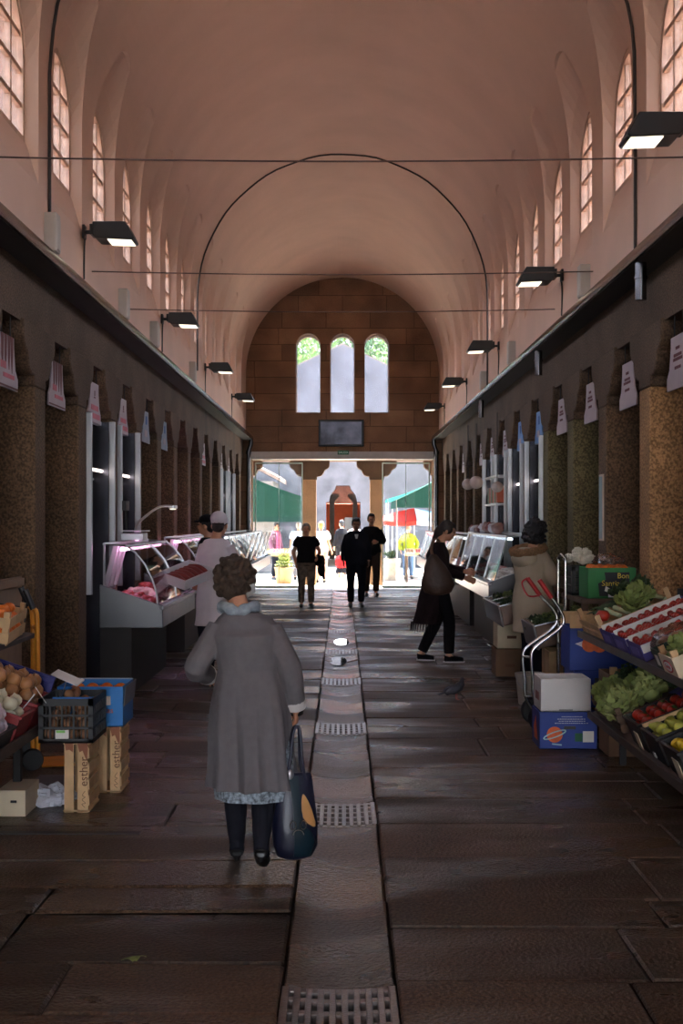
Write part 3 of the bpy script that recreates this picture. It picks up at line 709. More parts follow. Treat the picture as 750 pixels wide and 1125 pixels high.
obj('arm', S().tube(smoothpath([(0, 0, 0), (0, 0, .14), (.04, .3, .24), (.10, 1.0, .36), (.14, 1.8, .38)]), .014, 8), STEEL, t); obj('lamp_head', S().box((.14, 1.9, .37), (.08, .26, .04)), STEEL, t, bev=.01); obj('bulb', S().box((.14, 1.9, .345), (.05, .2, .012)), LAMPW, t)
# parcels and hams heaped on the right counters
rr = random.Random(8)
for i in range(9):
    y = 17.6+i*.42; s = S(); s.ball((0, 0, .07), (.09, .13, .075), 12, 8, wob=.5, seed=i)
    o = obj('wrapped_ham', s, [M('wrapped ham', (150, 112, 104), .5, var=.3), M('pale parcel', (196, 186, 190), .5, var=.2), MEAT[3]][i % 3], loc=(2.15, y, 1.485 if y < 19.6 else 1.44), smooth=180)
    tag(o, 'wrapped ham or parcel lying on top of the right-hand glass counters', 'ham', 'hams and parcels on the right counters')
t = thing('wall_shelf', 'shelf with orange packets in a right-hand stall opening', 'shelf', (2.42, 19.6, 1.9))
obj('board', S().box((0, 0, 0), (.30, 1.5, .03)).box((0, 0, .42), (.30, 1.5, .03)), STEEL, t); obj('bracket', S().box((.1, -.7, .2), (.03, .03, .9)).box((.1, .7, .2), (.03, .03, .9)), STEEL, t)
for i in range(6):
    o = obj('food_packet', S().box((0, 0, .13), (.12, .17, .24)), M('orange packet', (176, 86, 56), .5, var=.2) if i % 2 == 0 else M('green packet', (96, 110, 70), .5, var=.2), loc=(2.36, 19.05+i*.21, 1.917), bev=.006)
    tag(o, ('orange' if i % 2 == 0 else 'green')+' food packet on the shelf of a right-hand stall', 'packet', ('orange' if i % 2 == 0 else 'green')+' packets on the stall shelf')
# sausage box in the worker's hands
t = thing('meat_box', 'white box of red sausages held by the white-coated worker', 'box', (-1.60, 13.12, 1.06), -.55, rot=(.25, .25, -.55))
obj('tray', S().box((0, 0, 0), (.34, .46, .012)).box((-.17, 0, .05), (.012, .46, .10)).box((.17, 0, .05), (.012, .46, .10)).box((0, -.23, .05), (.34, .012, .10)).box((0, .23, .05), (.34, .012, .10)), TRAYM, t, bev=.003)
for i in range(6):
    o = obj('sausage', S().tube(smoothpath([(-.13, -.18+i*.07, .05), (0, -.16+i*.07, .075), (.13, -.18+i*.07, .05)]), [.02]+[.028]*11+[.02], 10), MEAT[3], loc=t.location, rot=t.rotation_euler, smooth=180); tag(o, 'red sausage in the white box held by the white-coated worker', 'sausage', 'sausages in the held box')
# dark slot in the paving at the lower left
tag(obj('drain_slot', S().box((0, 0, 0), (1.05, .05, .012)), M('slot', (16, 14, 14), .5), loc=(-1.6, 6.78, .0005)), 'narrow dark drain slot in the paving at the lower left', 'drain')
# ------------------------------------------------------------------ crates, boxes and produce
PINE = M('pine slat', (206, 168, 122), .65, var=.18, vs=9); PINED = M('weathered wood', (96, 74, 58), .75, var=.25, vs=8)
CARDB = M('brown cardboard', (120, 90, 66), .8, var=.12, vs=5); CREAM = M('cream board', (214, 196, 164), .7, var=.06)
BLUEB = M('blue printed card', (30, 58, 140), .55, var=.08); SKYB = M('bright blue card', (22, 120, 196), .5, var=.06); PURP = M('violet card', (70, 58, 132), .55, var=.1)
REDP = M('red plastic', (128, 26, 30), .4, var=.1); BLUEP = M('dark blue plastic', (34, 36, 110), .4, var=.1); GRNB = M('green card', (38, 120, 58), .55, var=.1)
ORF = M('orange peel', (226, 116, 34), .45, var=.12, vs=20, bump=.15, bs=300); ONB = M('brown onion skin', (166, 116, 74), .45, var=.25, vs=12); ONW = M('white onion skin', (214, 204, 172), .4, var=.1)
KIWI = M('kiwi skin', (140, 98, 66), .7, var=.2, vs=20); TOM = M('tomato', (168, 46, 32), .3, var=.2, vs=8); LEM = M('lemon', (226, 186, 40), .4, var=.1); PEAR = M('pear', (176, 172, 70), .45, var=.25, vs=8)
GARL = M('garlic', (206, 186, 190), .5, var=.2, vs=14); STEMG = M('green stem', (74, 104, 48), .6); LET = M('lettuce', (138, 150, 84), .6, var=.35, vs=10); LETD = M('dark greens', (58, 78, 42), .6, var=.4, vs=10)
CAUL = M('cauliflower', (220, 212, 190), .7, var=.1, bump=.6, bs=60); INKB = M('brown print', (104, 66, 42), .7); WPRINT = M('white print', (206, 208, 216), .6); YPRINT = M('yellow print', (216, 186, 56), .6)
CARD_ = M('price card white', (220, 216, 208), .5, var=.03)
def tray(w, d, h, th=.008, floor=True, lip=0):
    s = S(); s.box((0, -d/2+th/2, h/2), (w, th, h)).box((0, d/2-th/2, h/2), (w, th, h)).box((-w/2+th/2, 0, h/2), (th, d-2*th, h)).box((w/2-th/2, 0, h/2), (th, d-2*th, h))
    s.box((0, 0, th/2), (w, d, th))
    if lip: 
        for sy in (-1, 1): s.box((0, sy*(d/2+lip/2-.002), h-.008), (w+2*lip, lip, .016))
        for sx in (-1, 1): s.box((sx*(w/2+lip/2-.002), 0, h-.008), (lip, d, .016))
    return s
def woodcrate(w, d, h, n=2, post=.06, gap=.35):
    s = S(); sh = h/n*(1-gap); 
    for i in range(n):
        z = h*(i+.5)/n
        for sy in (-1, 1): s.box((0, sy*(d/2-.004), z), (w, .008, sh))
        for sx in (-1, 1): s.box((sx*(w/2-.004), 0, z), (.008, d-.016, sh))
    s.box((0, 0, .006), (w-.02, d-.02, .008))
    p = []
    for sx in (-1, 1):
        for sy in (-1, 1):
            a = (sx*(w/2-.009), sy*(d/2-.009)); p.append(S().prism([a, (a[0]-sx*.035, a[1]), (a[0], a[1]-sy*.035)], 0, h+post, 'z'))
    return s, p
def meshcrate(w, d, h):
    """openwork plastic crate: rim, floor, corner posts and a grid of bars"""
    s = S()
    for z, t in ((.012, .024), (h*.34, .012), (h*.62, .012), (h-.02, .04)):
        for sy in (-1, 1): s.box((0, sy*(d/2-.006), z), (w, .012, t))
        for sx in (-1, 1): s.box((sx*(w/2-.006), 0, z), (.012, d, t))
    for sx in (-1, 1):
        for sy in (-1, 1): s.box((sx*(w/2-.014), sy*(d/2-.014), h/2), (.028, .028, h))
    for i in range(1, 14):
        for sy in (-1, 1): s.box((-w/2+w*i/14, sy*(d/2-.006), h/2), (.004 if i % 3 else .011, .009, h-.02))
    for i in range(1, 16):
        for sx in (-1, 1): s.box((sx*(w/2-.006), -d/2+d*i/16, h/2), (.009, .004 if i % 3 else .011, h-.02))
    s.box((0, 0, .006), (w, d, .01)); return s
def veg(kind):
    s = S()
    if kind == 'onion': s.lathe([(.001, -.034), (.02, -.031), (.036, -.012), (.038, .006), (.026, .027), (.010, .036), (.005, .042), (.003, .046)], n=14); return s.mesh('onion', 60)
    if kind == 'orange': s.ball((0, 0, 0), (.038, .038, .036), 16, 12, dent=.06); return s.mesh('orange', 180)
    if kind == 'kiwi': s.ball((0, 0, 0), (.030, .030, .036), 14, 10, wob=.06); return s.mesh('kiwi', 180)
    if kind == 'tomato':
        s.lathe([(.001, -.028), (.022, -.027), (.036, -.008), (.036, .008), (.024, .025), (.010, .027), (.001, .021)], n=16); return s.mesh('tomato', 180)
    if kind == 'lemon': s.lathe([(.001, -.046), (.006, -.042), (.02, -.032), (.029, -.01), (.029, .01), (.02, .032), (.007, .043), (.001, .048)], n=14); return s.mesh('lemon', 180)
    if kind == 'pear': s.lathe([(.001, -.04), (.022, -.036), (.034, -.015), (.031, .008), (.019, .03), (.013, .044), (.001, .05)], n=14); return s.mesh('pear', 180)
    if kind == 'garlic':
        V = []
        for r, z in ((.001, -.02), (.018, -.018), (.027, -.002), (.018, .016), (.006, .026), (.004, .045)): V.append([(r*(1+.12*math.cos(7*a))*math.cos(a), r*(1+.12*math.cos(7*a))*math.sin(a), z) for a in [2*PI*i/28 for i in range(28)]])
        s.loft(V); return s.mesh('garlic', 60)
    if kind == 'strawberry': s.lathe([(.001, -.02), (.008, -.016), (.016, .002), (.014, .012), (.001, .015)], n=10); return s.mesh('strawberry', 180)
    if kind == 'lettuce':
        rr = random.Random(3); s.ball((0, 0, .0), (.06, .06, .055), 12, 8)
        for ring, (n, r, tilt, z) in enumerate(((6, .05, .35, .03), (8, .075, .75, .015), (10, .09, 1.15, -.005), (10, .10, 1.45, -.02))):
            for i in range(n):
                a = 2*PI*(i+.5*ring)/n+rr.uniform(-.15, .15); g = []
                for u in range(7):
                    row = []
                    for v in range(9):
                        p = (v-4)/4; L_ = u/6; w_ = .06*math.sin(PI*min(1, .15+.75*L_))*1.1
                        rad = .02+L_*r*math.sin(tilt)*1.1; hh = z+L_*.11*math.cos(tilt)+.05*L_*(1-L_)
                        fr = .014*L_*math.sin(p*9+ring+i)+.006*L_*math.sin(p*21+i)
                        x = rad+fr*.5-.02*(1-p*p)*L_*.0; y = p*w_
                        row.append((x*math.cos(a)-y*math.sin(a), x*math.sin(a)+y*math.cos(a), hh+fr+.015*p*p))
                    g.append(row)
                s.loft(g, cap=False, closed=False)
        return s.mesh('lettuce', 180)
    if kind == 'herb':
        rr = random.Random(9)
        for i in range(70):
            a = rr.uniform(0, 2*PI); l = rr.uniform(.08, .16); o = rr.uniform(.02, .11); p = Vector((o*math.cos(a), o*math.sin(a), l))
            s.tube([(0, 0, 0), p*.55, p], [.003, .002, .0015], 4)
            for q in range(5):
                c = p+Vector((rr.uniform(-.025, .025), rr.uniform(-.025, .025), rr.uniform(-.02, .02))); e = Euler((rr.uniform(-1, 1), rr.uniform(-1, 1), rr.uniform(0, 6))).to_matrix(); z = rr.uniform(.012, .02)
                s.quad(*[c+e @ Vector(v) for v in ((-z, 0, 0), (0, -z*.7, .003), (z, 0, 0), (0, z*.7, .003))])
        return s.mesh('herb', None)
    if kind == 'cauliflower':
        rr = random.Random(4)
        for i in range(60):
            u = rr.uniform(-.1, 1); th = rr.uniform(0, 2*PI); q = math.sqrt(max(0, 1-u*u)); s.ball((.058*q*math.cos(th), .058*q*math.sin(th), .048*u), rr.uniform(.012, .02), 7, 5)
        s.ball((0, 0, 0), (.055, .055, .045), 12, 8); return s.mesh('cauliflower', 180)
VEG = {}
def put(name, kind, mat, pos, rot, label, cat, group, scale=1, stem=None):
    if kind not in VEG: VEG[kind] = veg(kind)
    key = (kind, mat.name)
    if key not in VEG:
        me = VEG[kind].copy(); me.materials.clear(); me.materials.append(mat); VEG[key] = me
    o = bpy.data.objects.new(name, VEG[key]); C.objects.link(o); o.location = pos; o.rotation_euler = rot; o.scale = (scale,)*3
    tag(o, label, cat, group)
    if stem:
        if 'stem' not in VEG: VEG['stem'] = S().tube([(0, 0, .018), (.003, 0, .034)], [.005, .004], 6).lathe([(.018, .0265), (.004, .029), (.001, .029)], n=5).mesh('stem', 30); VEG['stem'].materials.append(STEMG)
        c = bpy.data.objects.new('stem', VEG['stem']); C.objects.link(c); c.parent = o
    return o
def fill(name, kind, mat, mtx, w, d, r, z0, layers, label, cat, group, seed=1, scale=1, lie=False, stem=None, heap=0, mats=None):
    """heap things into a tray whose frame is mtx, row by row and layer by layer"""
    rr = random.Random(seed)
    for L_ in range(layers):
        inset = L_*r*.55; nx = max(1, int((w-2*inset)/(2*r))); ny = max(1, int((d-2*inset)/(2*r)))
        for a in range(nx):
            for b in range(ny):
                x = (a-(nx-1)/2)*(w-2*inset-2*r*.95)/max(1, nx-1)*(1 if nx > 1 else 0); y = (b-(ny-1)/2)*(d-2*inset-2*r*.95)/max(1, ny-1)*(1 if ny > 1 else 0)
                p = mtx @ Vector((x+rr.uniform(-.12, .12)*r, y+rr.uniform(-.12, .12)*r, z0+r+L_*1.55*r+rr.uniform(0, .12)*r+heap*(1-(2*x/w)**2)))
                m_ = rr.choice(mats) if mats else mat
                put(name, kind, m_, p, (rr.uniform(-.5, .5)+(PI/2 if lie else 0), rr.uniform(-.5, .5), rr.uniform(0, 6)), label, cat, group, scale*rr.uniform(.93, 1.05), stem)
def mt(loc, rot=(0, 0, 0)): return Matrix.Translation(loc) @ Euler(rot).to_matrix().to_4x4()

# ---------------- left produce stand
SHM = M('shelf board dark', (74, 62, 54), .6, var=.25, vs=6); LEGM = M('black iron leg', (24, 22, 22), .5, .4)
t = thing('produce_stand', 'two-tier produce stand against the wall at the left edge', 'stand', (-2.0, 6.7, 0))
SLL = math.atan2(.20, .60)
obj('lower_shelf', S().box((-.06, 0, .545), (.64, 1.7, .025), rot=(0, SLL, 0)).box((.25, 0, .462), (.02, 1.7, .06)), SHM, t, bev=.003)
obj('upper_shelf', S().box((-.17, .3, .945), (.36, 2.5, .03), rot=(0, .14, 0)), SHM, t, bev=.003)
for x, y in ((.11, .72), (.11, -.75), (-.32, .72), (-.32, -.75)): obj('leg', S().box((x, y, .25 if x > 0 else .5), (.045, .045, .5 if x > 0 else 1.0)), LEGM, t, bev=.003)
for y in (1.5, .0): obj('bracket', S().box((-.33, y, .5), (.03, .03, 1.0)).tube([(-.32, y, .75), (-.1, y, .92)], .012, 6), LEGM, t)
sl = (0, SLL, 0)
def lshelf(x, y, up=.0): return mt((x, y, .558+(-2.06-x)*math.tan(SLL)+up), sl)
m = lshelf(-2.03, 6.55); o = obj('plastic_tray', tray(.52, .52, .11, lip=.012), M('black tray', (26, 26, 28), .5), bev=.002); o.matrix_world = m; tag(o, 'black tray of garlic nearest the viewer on the left stand', 'tray')
fill('garlic', 'garlic', GARL, m, .50, .50, .034, .02, 3, 'garlic bulb in the nearest tray of the left stand', 'garlic', 'garlic bulbs on the left stand', 1, 1.25)
m = lshelf(-2.03, 6.98); o = obj('plastic_tray', tray(.54, .30, .16, lip=.012), REDP, bev=.002); o.matrix_world = m; tag(o, 'red tray of white onions on the left stand', 'tray')
fill('white_onion', 'onion', ONW, m, .52, .28, .040, .02, 3, 'white onion in the red tray on the left stand', 'onion', 'white onions in the red tray', 2, 1.05)
m = lshelf(-2.03, 7.36); o = obj('plastic_tray', tray(.54, .40, .18, lip=.012), REDP, bev=.002); o.matrix_world = m; tag(o, 'red tray of brown onions behind the white onions', 'tray')
fill('brown_onion', 'onion', ONB, m, .52, .38, .038, .03, 4, 'brown onion heaped in the tray behind the white onions', 'onion', 'brown onions on the left stand', 3, 1.1)
m = lshelf(-2.05, 7.60); o = obj('crate_panel', S().box((0, 0, .14), (.54, .02, .27)).box((0, -.012, .25), (.54, .012, .03)), BLUEP, bev=.004); o.matrix_world = m; o.name = 'blue_divider'; tag(o, 'dark blue plastic divider behind the brown onions', 'divider')
t = thing('price_tag', 'pale price tag on a wire leaning over the brown onions', 'price tag', (-1.76, 7.12, .66), rot=(0, .5, .3)); obj('card', S().box((.05, 0, .06), (.11, .03, .004), rot=(0, .5, 0)), CARD_, t); obj('wire', S().tube([(0, 0, -.05), (.02, 0, .05)], .003, 5), STEEL, t)
# crate of oranges on the upper shelf
t = thing('wooden_crate', 'wooden crate of oranges tilted on the upper left shelf', 'crate', (-2.14, 7.70, .965), rot=(.10, .14, 0)); a, b = woodcrate(.34, .38, .18, 2, .02)
obj('slats', a, PINE, t); obj('corner_post', b, PINE, t)
fill('orange', 'orange', ORF, mt((-2.14, 7.70, .965), (.10, .14, 0)), .31, .35, .038, .015, 3, 'orange in the wooden crate on the upper left shelf', 'orange', 'oranges in the upper left crate', 5)
o = obj('black_crate', meshcrate(.26, .11, .17), BLACK, loc=(-2.15, 8.0, .965), rot=(-.3, .14, 0)); tag(o, 'narrow black plastic crate leaning behind the orange crate', 'crate')
# board and yellow hand truck
tag(obj('plywood_hoarding', S().box((0, 0, .62), (.03, 1.2, 1.24)).box((.02, 0, 1.2), (.03, 1.2, .06)).box((.02, 0, .06), (.03, 1.2, .06)), M('beige panel', (150, 122, 96), .7, var=.12), loc=(-2.45, 9.09, 0), bev=.004), 'beige wooden panel closing the opening behind the yellow hand truck', 'panel')
t = thing('hand_truck', 'yellow hand truck with black grips leaning by the left pillar', 'hand truck', (-2.1, 8.7, 0)); YT = M('yellow enamel', (226, 146, 34), .4, var=.1)
fr = S()
for x, y in ((-.05, .16), (.06, -.16)):
    fr.tube(smoothpath([(x, y, .03), (x, y, .5), (x-.005, y, 1.0), (x-.03, y, 1.07)], 5), .017, 10); obj('grip', S().tube([(x-.03, y, 1.07), (x-.085, y, 1.20)], .021, 10), BLACK, t)
for z in (.25, .6, .93): fr.tube([(-.05, .16, z), (.06, -.16, z)], .013, 8)
obj('frame', fr, YT, t); obj('toe_plate', S().box((.14, .03, .015), (.22, .34, .012), rot=(0, 0, .33)), YT, t, bev=.003)
for x, y in ((-.08, .23), (.09, -.23)): obj('wheel', S().lathe([(.02, -.02), (.065, -.022), (.075, 0), (.065, .022), (.02, .02)], n=20, mtx=mt((x-.05, y, .075), (PI/2, 0, .33))), BLACK, t)
# upright 'esther' crates carrying the black crate and the blue box
def esther(label, x, y):
    t = thing('wooden_crate', label, 'crate', (x, y, 0)); s = S(); w, d, h = .15, .30, .405
    for sx, ww in ((-.042, .055), (.036, .062)):
        for q in (-1, 1): obj('end_board', S().box((sx, q*(d/2-.005), h/2), (ww, .010, h)), PINE, t, bev=.002)

    for z in (.01, h-.01): s.box((0, 0, z), (w, d, .012))
    for z in (.07, .16, .25, .34): s.box((w/2-.004, 0, z), (.008, d, .06))
    obj('slats', s, PINE, t, bev=.002)
    text('lettering', 'esther', .066, INKB, t, (.043, -d/2-.001, .235), (PI/2, -PI/2, 0), .0008)
    sq = smoothpath([(.050, -d/2-.001, .03), (.03, -d/2-.001, .05), (.052, -d/2-.001, .055), (.033, -d/2-.001, .075), (.05, -d/2-.001, .09), (.034, -d/2-.001, .10), (.05, -d/2-.001, .125)], 4); obj('script', S().tube(sq, .0015, 5), INKB, t)
    st = S(); st.prism([(.006, h-.0), (.064, h-.0), (.064, h-.11), (.05, h-.09), (.035, h-.05), (.018, h-.06), (.008, h-.02)], -d/2-.0012, -d/2-.0002); st.prism([(-.068, h), (-.016, h), (-.02, h-.06), (-.04, h-.045), (-.06, h-.05)], -d/2-.0012, -d/2-.0002); obj('stain_print', st, M('rust print', (150, 92, 64), .7), t)
    return t
esther('upright pine crate under the black crate, nearer of two with brown lettering', -1.515, 7.41)
esther('upright pine crate under the bright blue box, farther of two with brown lettering', -1.425, 7.94)
KM = mt((-1.565, 7.41, .4055)); o = obj('black_crate', meshcrate(.31, .40, .25), BLACK); o.matrix_world = KM; tag(o, 'openwork black crate of kiwis standing on the nearer pine crate', 'crate')
obj('label_sticker', S().box((-.02, -.2015, .05), (.075, .002, .05)), CARD_, o); obj('label_stripe', S().box((-.028, -.203, .066), (.05, .002, .014)), M('green print', (120, 190, 90), .5), o)
obj('rim_clip', S().box((.03, -.17, .245), (.22, .015, .022)), M('blue clip', (30, 110, 190), .4), o)
fill('kiwi', 'kiwi', KIWI, KM, .27, .36, .033, .012, 5, 'kiwi in the openwork black crate', 'kiwi', 'kiwis in the black crate', 7)
t = thing('price_sign', 'tilted white price sign over the black kiwi crate', 'price sign', (-1.60, 7.33, .70), rot=(.2, .38, -.15)); obj('card', S().box((0, 0, .07), (.17, .10, .006)).box((.075, .0, .076), (.02, .10, .008)), CARD_, t, bev=.002); obj('wire', S().tube([(0, .0, -.05), (0, 0, .07)], .003, 5), STEEL, t)
t = thing('cardboard_box', 'bright blue cardboard box of oranges on the farther pine crate', 'box', (-1.54, 7.97, .4055)); w, d, h = .40, .38, .245
obj('walls', tray(w, d, h, .006), SKYB, t); obj('flap', S().box((w/2+.012, 0, h-.06), (.004, d, .12), rot=(0, .1, 0)), M('grey card flap', (120, 124, 134), .6), t)
obj('label_sticker', S().box((.09, -d/2-.001, .16), (.07, .002, .055)), CARD_, t); obj('rim_edge', S().box((0, d/2, h+.002), (w, .012, .008)), M('pale card edge', (150, 170, 190), .6), t)
text('lettering', 'fruitas', .05, M('orange print', (214, 110, 60), .6), t, (.08, -d/2-.001, .10), (PI/2, 0, 0), .0008)
fill('orange', 'orange', ORF, mt((-1.54, 7.97, .4055)), .38, .36, .04, .09, 2, 'orange in the bright blue cardboard box', 'orange', 'oranges in the bright blue box', 8, 1.05)
# floor bits on the left
t = thing('cream_box', 'small cream box with a slot handle on the floor at the left edge', 'box', (-1.86, 7.32, 0)); c = S().box((-.0, -.14, .08), (.05, .1, .016)).mesh('c')
obj('walls', bool_cut(S().box((0, 0, .075), (.16, .32, .148)).mesh('b'), S().box((.012, -.16, .085), (.036, .02, .015)).mesh('c')), CREAM, t, bev=.003); obj('handle_slot', S().box((.012, -.151, .085), (.036, .004, .015)), BLACK, t)
def crumple(name, c, r, mat, label, cat, seed, amp=.35):
    s = S(); s.ball((0, 0, 0), r, 40, 24); 
    for v in s.bm.verts:
        n_ = mnoise.fractal(v.co*14+Vector((seed, 0, 0)), 1, 2, 4); q = 1+amp*n_; v.co = Vector((v.co.x*q, v.co.y*q, max(-r[2]*.6, v.co.z*(1+amp*1.6*n_))))
    o = obj(name, s, mat, loc=c, smooth=25); return tag(o, label, cat)
crumple('cloth_sack', (-1.72, 7.52, .035), (.15, .13, .065), M('white plastic sheet', (196, 196, 206), .5, var=.05), 'crumpled white plastic sheet on the floor behind the nearer pine crate', 'plastic sheet', 3)
tag(obj('flattened_box', S().box((0, 0, .03), (.34, .3, .06)), M('grey lilac card', (120, 116, 126), .7), loc=(-1.74, 7.90, 0), bev=.004), 'flat greyish box on the floor under the left stand', 'box')

# ---------------- right produce stand (two sloping shelves)
SHS = M('steel shelf', (110, 104, 100), .4, .8, var=.15)
t = thing('produce_stand', 'two-tier sloping produce stand at the right edge', 'stand', (2.0, 7.4, 0)); SR = -math.atan2(.25, .62)
obj('lower_shelf', S().box((.01, 0, .458), (.68, 2.7, .02), rot=(0, SR, 0)).box((-.31, 0, .335), (.018, 2.7, .05)), SHM, t, bev=.003)
obj('upper_shelf', S().box((.01, .25, .975), (.68, 3.0, .02), rot=(0, SR, 0)).box((-.305, .25, .852), (.016, 3.0, .045)), SHS, t, bev=.003)
for y in (-1.2, 0, 1.3): obj('upright', S().box((.31, y, .6), (.04, .04, 1.2)), LEGM, t); obj('bracket', S().tube([(.3, y, .8), (-.2, y, .88)], .012, 6), LEGM, t)
for y in (-1.25, 1.15): obj('leg', S().box((-.12, y, .19), (.04, .04, .33)), LEGM, t)
rs = (0, SR, 0)
def rlow(x, y, up=0): return mt((x, y, .470+(x-2.01)*.403+up), rs)
def rup(x, y, up=0): return mt((x, y, .987+(x-2.01)*.403+up), rs)
# lower shelf
m = rlow(1.98, 8.20); a, b = woodcrate(.56, .78, .13, 2, .03)
t = thing('wooden_crate', 'wooden crate of lettuces on the lower right shelf', 'crate'); t.matrix_world = m; obj('slats', a, PINED, t); obj('corner_post', b, PINED, t)
rr = random.Random(4)
for i, (x, y) in enumerate(((-.20, -.28), (-.20, -.05), (-.19, .2), (.0, -.2), (.02, .08))):
    put('lettuce', 'lettuce', M('pale lettuce', (168, 176, 108), .6, var=.35, vs=10) if i in (0, 3) else LET, m @ Vector((x, y, .13)), (rr.uniform(-.3, .3), -.3+SR, rr.uniform(0, 6)), 'frilly pale green lettuce in the crate on the lower right shelf', 'lettuce', 'lettuces on the lower right shelf', .95)
for i, (x, y) in enumerate(((.17, -.28), (.19, -.02), (.02, .30), (.2, .25), (.16, -.45))):
    put('herb_bunch', 'herb', LETD, m @ Vector((x, y, .06)), (rr.uniform(-.3, .3), -.4, rr.uniform(0, 6)), 'bunch of dark green herbs behind the lettuces', 'herbs', 'dark herb bunches on the lower right shelf', 1.05)
def blackbox(y, label, d=.36, w=.46, h=.17):
    m = rlow(1.94, y); o = obj('black_crate', tray(w, d, h, .012, lip=.010), BLACK, bev=.003); o.matrix_world = m; tag(o, label, 'crate'); return m, o
m, o = blackbox(7.36, 'black crate of tomatoes on the lower right shelf')
obj('price_card', S().box((-.235, -.03, .045), (.004, .10, .11)), CREAM, o)
fill('tomato', 'tomato', TOM, m, .42, .32, .036, .06, 2, 'tomato in the black crate on the lower right shelf', 'tomato', 'tomatoes in the black crate', 11, stem=True)
tag(obj('purple_paper', S().loft([[(x_, y_, .0+.03*math.sin(x_*14)+.02*math.cos(y_*19)) for y_ in [i*.04-.16 for i in range(9)]]+[(x_, y_, -.004+.03*math.sin(x_*14)+.02*math.cos(y_*19)) for y_ in [i*.04-.16 for i in range(8, -1, -1)]] for x_ in [i*.04-.12 for i in range(7)]]), PURP, loc=(2.08, 7.52, .70), rot=(.15, -.4, .1), smooth=60), 'sheet of violet fruit paper over the tomato crate', 'paper')
m, o = blackbox(6.93, 'black crate of pears on the lower right shelf, its price card cream')
obj('price_card', S().box((-.235, .05, .03), (.004, .05, .03)), WHITE, o)
obj('wood_edge', S().box((0, .16, .175), (.44, .02, .02)), PINE, o)
fill('pear', 'pear', PEAR, m, .42, .32, .036, .06, 2, 'yellow green pear in the black crate on the lower right shelf', 'pear', 'pears in the black crate', 12, lie=True)
m, o = blackbox(6.50, 'openwork black crate of lemons at the right edge of the picture')
obj('price_card', S().box((-.235, -.05, .05), (.004, .12, .12)), CREAM, o)
fill('lemon', 'lemon', LEM, m, .42, .32, .034, .05, 2, 'lemon in the black crate at the right edge', 'lemon', 'lemons in the black crate', 13, lie=True)
# upper shelf
m = rup(1.97, 8.74); a, b = woodcrate(.54, .66, .11, 2, .06)
t = thing('wooden_crate', 'pale wooden crate with raised corner posts holding leeks and greens', 'crate'); t.matrix_world = m; obj('slats', a, PINE, t); obj('corner_post', b, PINE, t)
for i in range(7):
    t = thing('leek', 'leek lying in the pale crate on the upper right shelf', 'leek', m @ Vector((-.16+.065*i, .05, .09+.01*(i % 2))), group='leeks in the pale crate'); t.rotation_euler = (0, SR, rr.uniform(-.2, .2))
    obj('shaft', S().tube([(0, -.26, 0), (0, .0, .01), (0, .08, .015)], [.015, .016, .019], 10), M('leek white', (190, 200, 150), .5), t)
    lf = S()
    for q_ in range(4): lf.tube(smoothpath([(0, .06, .015), ((q_-1.5)*.02, .16, .04), ((q_-1.5)*.045, .26, .03-.02*(q_ % 2))], 3), [.014]*3+[.016, .014, .009, .003], 6, flat=.35)
    obj('leaf', lf, LETD, t)
for i, (x, y) in enumerate(((.10, -.15), (.16, .1), (.0, -.2), (.05, .22))):
    put('lettuce', 'lettuce', LETD if i % 2 else LET, m @ Vector((x, y, .14)), (.2, -.5, i), 'green cabbage in the pale crate on the upper right shelf', 'cabbage', 'cabbages in the pale crate', .85)
put('tomato', 'tomato', TOM, m @ Vector((-.19, -.22, .14)), (0, 0, 0), 'red pepper at the front of the pale crate', 'pepper', None, 1.3, True)
for i, (y, lb) in enumerate(((8.13, 'farthest of three violet cardboard trays of fruit on the upper right shelf'), (7.76, 'middle violet cardboard tray of fruit on the upper right shelf'), (7.36, 'nearest violet cardboard tray of fruit on the upper right shelf'))):
    m = rup(1.98, y); t = thing('fruit_tray', lb, 'tray'); t.matrix_world = m; obj('walls', tray(.58, .35, .10, .006), PURP, t); 
    obj('side_liner', S().box((0, -.179, .075), (.57, .003, .05)), CARD_, t); obj('side_liner', S().box((0, .165, .09), (.55, .004, .05)), CARD_, t); obj('end_print', S().box((-.292, 0, .05), (.002, .2, .05)), M('violet print', (110, 100, 170), .6), t)
    pr = S(); x = -.2
    for q in range(9): pr.box((x, -.181, .045), (.022, .002, .022)); x += .03
    obj('side_print', pr, M('pink print', (206, 120, 150), .6), t)
    for q in range(5):
        p = thing('punnet', 'white punnet of strawberries in the %s violet tray' % ('farthest', 'middle', 'nearest')[i], 'punnet', m @ Vector((-.22+.11*q, 0, .012)), group='punnets in the %s violet tray' % ('farthest', 'middle', 'nearest')[i]); p.rotation_euler = rs
        obj('cup', tray(.10, .30, .07, .003), CARD_, p)
        for a_ in range(2):
            for b_ in range(6): put('strawberry', 'strawberry', TOM, m @ Vector((-.22+.11*q-.024+.048*a_, -.11+.044*b_, .074+.006*((a_+b_+q) % 3))), (rr.uniform(-1, 1), rr.uniform(-1, 1), 0), 'strawberry in the %s violet tray on the upper right shelf' % ('farthest', 'middle', 'nearest')[i], 'strawberry', 'strawberries in the %s violet tray' % ('farthest', 'middle', 'nearest')[i], 1.35)
